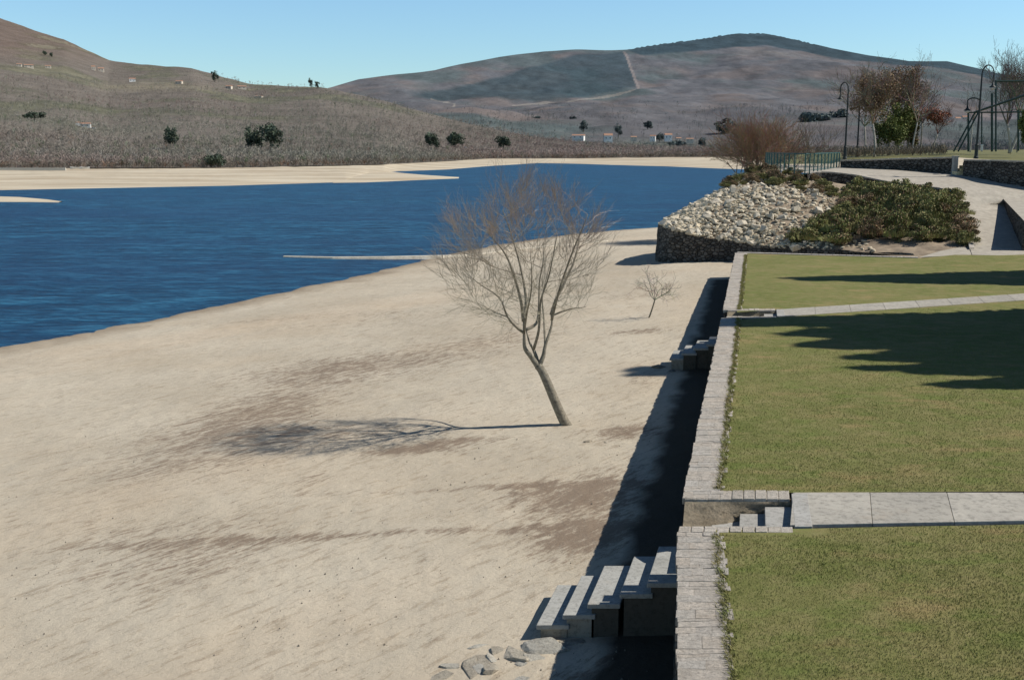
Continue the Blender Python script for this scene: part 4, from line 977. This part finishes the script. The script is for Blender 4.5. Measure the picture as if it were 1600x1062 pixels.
t=thing('bollard','small white bollard on the upper lawn behind the tall lamp','bollard',PD(1534,232,92)); mb=MB(); b=Vector(PD(1534,232,92)); mb.lathe(b-Vector((0,0,.2)),[(.1,0),(.1,.38),(.13,.42),(.1,.52)],8,(1,1,1)); mb.build('post',M['render'],t)
# ------------------------------------------------------------------ upper trees
def crown_tree(name,label,px,py,Y,h,wpx,colr,seed,fork=.35,lv=4,kids=4,tr_=.13,bark='palebark',spread=.8,rmin=.008,nstem=1,cat='tree',up=.2,cl=None,leaves=None):
    b=PD(px,py,Y); t=small_tree(name,label,b,h,(0,0,0),seed,colr,cat=cat,lv=lv,trunk_r=tr_,kids=kids,crownL=cl or h*.42,bark=bark,spread=spread,rmin=rmin,nstem=nstem,fork=fork,up=up)
    if leaves:
        n,s,R,zc,cols=leaves; leafobj('leaves',t,(b[0],b[1],b[2]+zc),R,n,s,cols,seed=seed,clumps=26)
    return t
RB=[(.32,.20,.14),(.36,.26,.14),(.26,.18,.12)]
crown_tree('plane_tree','tall pale trunked tree with thin russet crown, second trunk right of the lamps',1366,245,98,8.4,90,(.30,.24,.18),31,fork=.34,lv=4,leaves=(6500,.075,(2.9,2.6,2.7),5.6,RB))
crown_tree('plane_tree','pale trunked russet tree just right of the leftmost lamps',1351,244,104,7.6,60,(.30,.25,.19),32,fork=.36,lv=4,tr_=.10,leaves=(2200,.07,(2.3,2.2,2.3),5.2,RB))
crown_tree('plane_tree','broad russet tree rising behind the green conifer clump',1404,240,112,8.3,90,(.31,.24,.18),33,fork=.38,lv=4,tr_=.13,leaves=(7000,.08,(3.1,2.7,3.3),6.2,[(.27,.15,.09),(.30,.21,.10),(.21,.14,.10)]))
crown_tree('plane_tree','slender bare tree at the right side of the green conifer clump',1426,241,100,7.0,40,(.30,.23,.18),34,fork=.4,lv=3,tr_=.08,kids=4)
crown_tree('plane_tree','thin dark trunked bare tree between the conifers and the red tree',1438,241,103,5.6,30,(.15,.11,.10),35,fork=.5,lv=3,tr_=.08,kids=3,bark='bark')
crown_tree('red_tree','small round tree with brick red leaves right of the big russet trees',1458,240,108,4.9,50,(.17,.09,.07),36,fork=.38,lv=3,tr_=.07,kids=4,leaves=(2600,.07,(1.9,1.7,1.25),3.7,[(.42,.13,.08),(.34,.15,.09),(.26,.17,.10)]))
crown_tree('bare_tree','tall bare tree with a pale forked trunk at the right edge',1577,238,100,8.8,80,(.22,.19,.17),37,fork=.28,lv=4,tr_=.15,kids=4,spread=.7,nstem=2)
crown_tree('bare_tree','bare tree partly outside the right edge behind the tall frame',1612,238,104,9.6,80,(.19,.16,.145),38,fork=.3,lv=4,tr_=.13,kids=4)
crown_tree('bare_tree','slim bare tree with straight pale trunk left of the tall lamp',1516,237,120,6.0,30,(.2,.17,.15),39,fork=.55,lv=3,tr_=.08,kids=3)
crown_tree('bare_tree','slim bare tree with pale trunk beside the right frame post',1589,237,112,7.5,30,(.2,.17,.15),40,fork=.5,lv=3,tr_=.08,kids=3)
def conifer(px,py,Y,h,w,label,seed,cols,name='evergreen_tree',n=5200,sz_=.10):
    b=Vector(PD(px,py,Y)); t=thing(name,label,'tree',tuple(b)); mb=MB(); mb.tube([b-Vector((0,0,.2)),b+Vector((0,0,h*.8))],[.14,.04],7); mb.build('trunk',M['bark'],t)
    leafobj('crown',t,(b.x,b.y,b.z+h*.53),(w,w*.9,h*.5),n,sz_,cols,seed=seed,clumps=30); return t
GC=[(.11,.15,.05),(.16,.20,.065),(.24,.26,.09)]
conifer(1388,241,106,4.4,1.9,'dark green leafy evergreen behind the forked pale trunk',51,GC)
conifer(1402,240,108,5.2,1.9,'yellow green evergreen in the centre of the conifer clump',52,[(.18,.21,.06),(.24,.25,.09),(.10,.13,.04)])
conifer(1418,241,110,4.6,1.6,'dark evergreen on the right of the conifer clump',53,[(.07,.10,.035),(.14,.14,.05),(.20,.12,.06)])
conifer(1606,238,86,3.9,1.1,'green evergreen cut by the right edge behind the frame',54,GC)
# willow dome by the water
b=PD(1188,274,98); wt=thing('willow_bush','wide dome shaped willow with dense russet twigs beside the railing','willow',b); g=Tree(61); b=Vector(b)
tkk=MB()
for i in range(46):
    a=g.r.uniform(0,6.28); e=g.r.uniform(.05,1.25); st_=b+Vector((g.r.gauss(0,.9),g.r.gauss(0,.7),0)); d=Vector((math.cos(a)*e,math.sin(a)*e,1)).normalized()
    L=5.0*(1-.12*e); p1=st_+d*L*.35; tkk.tube([st_,st_+d*L*.2,p1],[.05,.035,.028],5,(.9,.8,.7))
    for _ in range(5): g.grow(p1-d*g.r.uniform(0,.9),d+Vector((g.r.gauss(0,.42),g.r.gauss(0,.42),g.r.gauss(0,.2))),L*.52,.02,3 if _<2 else 2,g.tw,up=.05,wob=.1,kids=4,colf=lambda p:tuple(c*random.uniform(.7,1.25) for c in (.40,.27,.18)),spread=.5,rmin=.008)
tkk.build('stems',M['bark'],wt); g.tw.build('crown',M['twig'],wt)
print('willow dome',g.n)
for (px,py,Y,h_,sd,lab) in [(1232,272,96,3.8,71,'olive bare bush behind the left end of the railing'),(1272,262,108,4.4,72,'olive bare bush behind the middle of the railing')]:
    b=Vector(PD(px,py,Y)); t=thing('bare_bush',lab,'bush',tuple(b)); g=Tree(sd)
    for i in range(12): a=g.r.uniform(0,6.28); g.grow(b+Vector((g.r.gauss(0,.5),0,0)),(math.cos(a)*.5,math.sin(a)*.5,1),h_*.7,.025,2,g.tw,up=.1,wob=.1,kids=4,colf=lambda p:tuple(c*random.uniform(.7,1.25) for c in (.16,.13,.085)),spread=.6,rmin=.008)
    g.tw.build('stems',M['twig'],t)
# dry stalks of grass along the terrace edge
N=900; px_=RG.uniform(1315,1480,N); pyb=np.interp(px_,[1315,1480],[246,241]); X=[];Y=[];Z=[]
for i in range(N):
    p=PD(px_[i],pyb[i]-RG.uniform(0,4),92+RG.uniform(0,10)); X.append(p[0]);Y.append(p[1]);Z.append(p[2]-.1)
scatter('dry_stalks',[fan_template(6,w=.5,seed=90+i,trunk=False) for i in range(3)],np.array(X),np.array(Y),np.array(Z),RG.uniform(.3,1.1,N),np.array([[.2,.17,.13]])*RG.uniform(.6,1.3,(N,1)),'dry pale stalks along the terrace edge')
# ------------------------------------------------------------------ conifers right of the frame whose shadows fall on the lawn
def shade_tree(x,y,h,w,label,seed,sp=.9):
    t=thing('conifer',label,'tree',(x,y,0),'conifers shading the lawn'); mb=MB(); mb.tube([(x,y,-.1),(x,y,h*.9)],[.22,.04],8); mb.build('trunk',M['bark'],t)
    leafobj('crown',t,(x,y,h*.54),(w,w,h*.47),22000,.24,[(.03,.05,.02),(.05,.07,.025)],seed=seed,clumps=90,cone=True)
xe=lambda y:y*.49
for (x,y,h,w,l_,sd) in [(31.5,47.6,18.6,3.9,'tall conifer beyond the right edge of the far lawn',81),
    (28.5,35.6,22.3,3.7,'tallest conifer beyond the right edge beside the narrow path',82),(27.5,31.6,18.4,3.5,'broad conifer next to the tallest one outside the frame',83),
    (26.5,29.6,16.6,3.0,'mid sized conifer outside the frame by the middle lawn',84),(22.8,24.4,10.6,1.5,'shortest conifer outside the frame, nearest the camera',85),(31,33.6,21.7,4.4,'dense conifer between the tallest and the broad one',86),
    (26.2,27.9,16.4,2.7,'slender conifer between the mid sized one and the low ones',87),(23.8,26.0,12.9,2.1,'low conifer outside the frame beside the nearer part of the middle lawn',88)]:
    shade_tree(x,y,h,w,l_,sd)
# ------------------------------------------------------------------ distinct evergreens on the far hillside
def hill_at(px,py):
    t=(float(ip(px,TRE))-py)/(float(ip(px,TRE))-float(ip(px,RID))); x,y,z,_=hillpt(px,t); return float(x),float(y),float(z)
def far_tree(px,pyb,wpx,hpx,label,seed,cols,pos=None,n=1500,lobes=1):
    x,y,z=pos or hill_at(px,pyb); s=y/F; h=hpx*s; w=wpx*s/2
    t=thing('evergreen_tree',label,'tree',(x,y,z)); mb=MB(); mb.tube([(x,y,z-1),(x,y,z+h*.6)],[w*.09,w*.04],6); mb.build('trunk',M['bark'],t)
    leafobj('crown',t,(x,y,z+h*.55),(w,w,h*.48),n,w*.085,cols,seed=seed,clumps=18)
EG=[(.07,.10,.075),(.10,.135,.095),(.13,.155,.10)]
for a in [(397,238,38,42,'left lobe of the big dark evergreen pair above the far beach',1),(425,239,44,50,'right and tallest of the big dark evergreen pair above the far beach',2),
  (268,232,30,34,'round dark evergreen left of the big evergreen pair',3),(335,262,40,22,'low olive bush at the beach edge below the round evergreen',4),(54,190,34,16,'low dark green thicket on the upper left hillside',5),
  (674,236,30,28,'dark evergreen right of centre shore, left of a pair',6),(712,236,32,28,'dark evergreen right of its twin near the sandy inlet',7),(787,236,30,26,'lone dark evergreen behind the crown of the willow',8),
  (336,127,14,18,'evergreen standing on the left hill skyline',9),(486,139,10,16,'left tree of the skyline pair between the hills',10),(496,140,10,14,'right tree of the skyline pair between the hills',11),
  (70,88,8,9,'small dark tree high on the left hill',12),(80,90,7,8,'second small dark tree high on the left hill',13)]:
    far_tree(a[0],a[1],a[2],a[3],a[4],200+a[5],EG)
def mpos(px,py): 
    Y=mtY(py)*.99; return PD(px,py,Y)
MG=[(.10,.13,.135),(.13,.16,.15),(.11,.14,.13)]
for i,a in enumerate([(912,208,18,20,'dark bluish tree behind the flat white house'),(966,216,16,24,'green tree right of the tall white house'),(1012,205,20,18,'dark tree above the village right side'),(1058,232,30,14,'dark low trees below the village, left one'),
   (1098,232,20,16,'dark low tree below the village beside the willow dome'),(1135,212,44,26,'dark blue green wood left of the russet willow'),(1268,205,60,30,'dark green wood right above the willow dome'),(1310,202,50,30,'dark wood behind the left street lamp'),(1030,222,16,14,'small tree between village houses'),(895,190,14,9,'dark hedge tree below the hill road'),(838,190,16,9,'dark tree right of the two white cottages'),(742,178,14,10,'dark tree below the bending hill road')]):
    far_tree(a[0],a[1],a[2],a[3],a[4],260+i,MG,pos=mpos(a[0],a[1]))
# ------------------------------------------------------------------ houses
def house(px,py,wpx,hpx,pos,label,roof='tile',wc=(1,1,1),rz=0.2):
    x,y,z=pos; s=y/F; w=wpx*s*.9; h=hpx*s*.85; d=w*.6; t=thing('house',label,'house',(x,y,z),'houses on the far slopes')
    mb=MB(); mb.box((x,y,z+h*.35-1.5),(w,d,h*.7+3),rz,wc); mb.build('wall',M['render'],t)
    mb=MB(); ca,sa=math.cos(rz),math.sin(rz); a,b=w*.54,d*.56; z0=z+h*.7+.05; z1=z+h
    q=[(-a,-b,z0),(a,-b,z0),(a,b,z0),(-a,b,z0),(-a,0,z1),(a,0,z1)]; q=[(x+u*ca-v_*sa,y+u*sa+v_*ca,zz_) for u,v_,zz_ in q]
    mb.add(q,[(0,1,5,4),(2,3,4,5),(1,2,5),(3,0,4),(3,2,1,0)]); mb.build('roof',M[roof],t)
    for k_ in (-.28,.22):
        mb=MB(); u=k_*w; v_=-d/2-.05; mb.box((x+u*ca-v_*sa,y+u*sa+v_*ca,z+h*.38),(w*.11,.15,h*.2),rz); mb.build('window',M['dark'],t)
HS=[(207,127,10,7,0,'bright white house alone below the left ridge'),(134,199,16,8,0,'wide white house on the lower left hillside'),(122,197,7,7,0,'small white outbuilding left of the wide white house'),(147,202,6,5,0,'small pale shed right of the wide white house'),
 (45,104,14,6,0,'long pale house in the hamlet high on the left hill'),(30,103,8,5,0,'leftmost pale house of the high hamlet'),(75,104,9,5,0,'rightmost pale house of the high hamlet'),(146,109,6,8,0,'pale ruin left of a pair on the hill shoulder'),(158,111,9,7,0,'pale ruin with sloping side on the hill shoulder'),
 (280,131,11,6,0,'pale cottage below the right part of the left ridge'),(358,137,10,6,0,'red roofed cottage near the skyline tree'),(378,138,14,6,0,'long red roofed house right of the skyline tree'),(405,152,12,3,0,'low pale roof below the skyline saddle'),
 (776,192,7,6,1,'left one of two tiny white cottages in the valley'),(794,192,9,7,1,'right one of two tiny white cottages in the valley'),(904,217,20,8,1,'long low white house in the valley village'),(950,220,14,13,1,'tall white gabled house in the valley village'),(893,226,5,4,1,'tiny white shed below the long low house'),
 (1020,218,9,8,1,'left white house of the eastern village group'),(1044,218,12,11,1,'tallest white house of the eastern village group'),(1060,220,9,6,1,'pale house right of the tallest eastern one'),(1078,221,12,6,1,'low pale house at the right end of the village'),(990,218,10,6,1,'brown walled house between the two village groups'),
 (727,230,5,4,0,'tiny white hut among trees by the inlet'),(1496,190,9,8,1,'left pale house seen between red tree and tall lamp'),(1507,188,8,8,1,'right pale house seen just left of the tall lamp')]
for (px,py,w_,h_,typ,lab) in HS:
    pos=mpos(px,py) if typ else hill_at(px,py)
    house(px,py,w_,h_,pos,lab,'tile',(1,1,1) if 'white' in lab else (.8,.72,.62),random.uniform(-.3,.4))
# white boats/walls on the far beach
mb=MB()
for i in range(14):
    px=-5+i*8; x,y,z=PD(px,266.5,395); mb.box((x,y,z+.4),(1.8,.5,1.1),0,(.75,.72,.65))
tag(mb.build('beach_wall',M['render']),'pale low wall at the left end of the far beach','wall')
for i,(px,l_) in enumerate([(119,'white rowing boat drawn up on the far beach, left one'),(133,'smaller white rowing boat on the far beach, right one')]):
    x,y,z=PD(px,264.5,400); t=thing('rowing_boat',l_,'boat',(x,y,z)); V=[];L_=2.2-.5*i
    for k_ in range(9):
        f=k_/8*2-1; w=.75*(1-f*f)**.6+.03
        V+=[(x+f*L_,y-w,z+.75+.15*f*f),(x+f*L_,y-w*.6,z+.1),(x+f*L_,y+w*.6,z+.1),(x+f*L_,y+w,z+.75+.15*f*f)]
    Fq=[(k_*4+q,k_*4+q+1,k_*4+5+q,k_*4+4+q) for k_ in range(8) for q in range(3)]
    obj('hull',mesh('hull',V,Fq,True,np.ones((len(V),3))),M['render'],t); mb=MB(); mb.box((x,y,z+.6),(.25,1.2,.06)); mb.build('seat',M['render'],t)
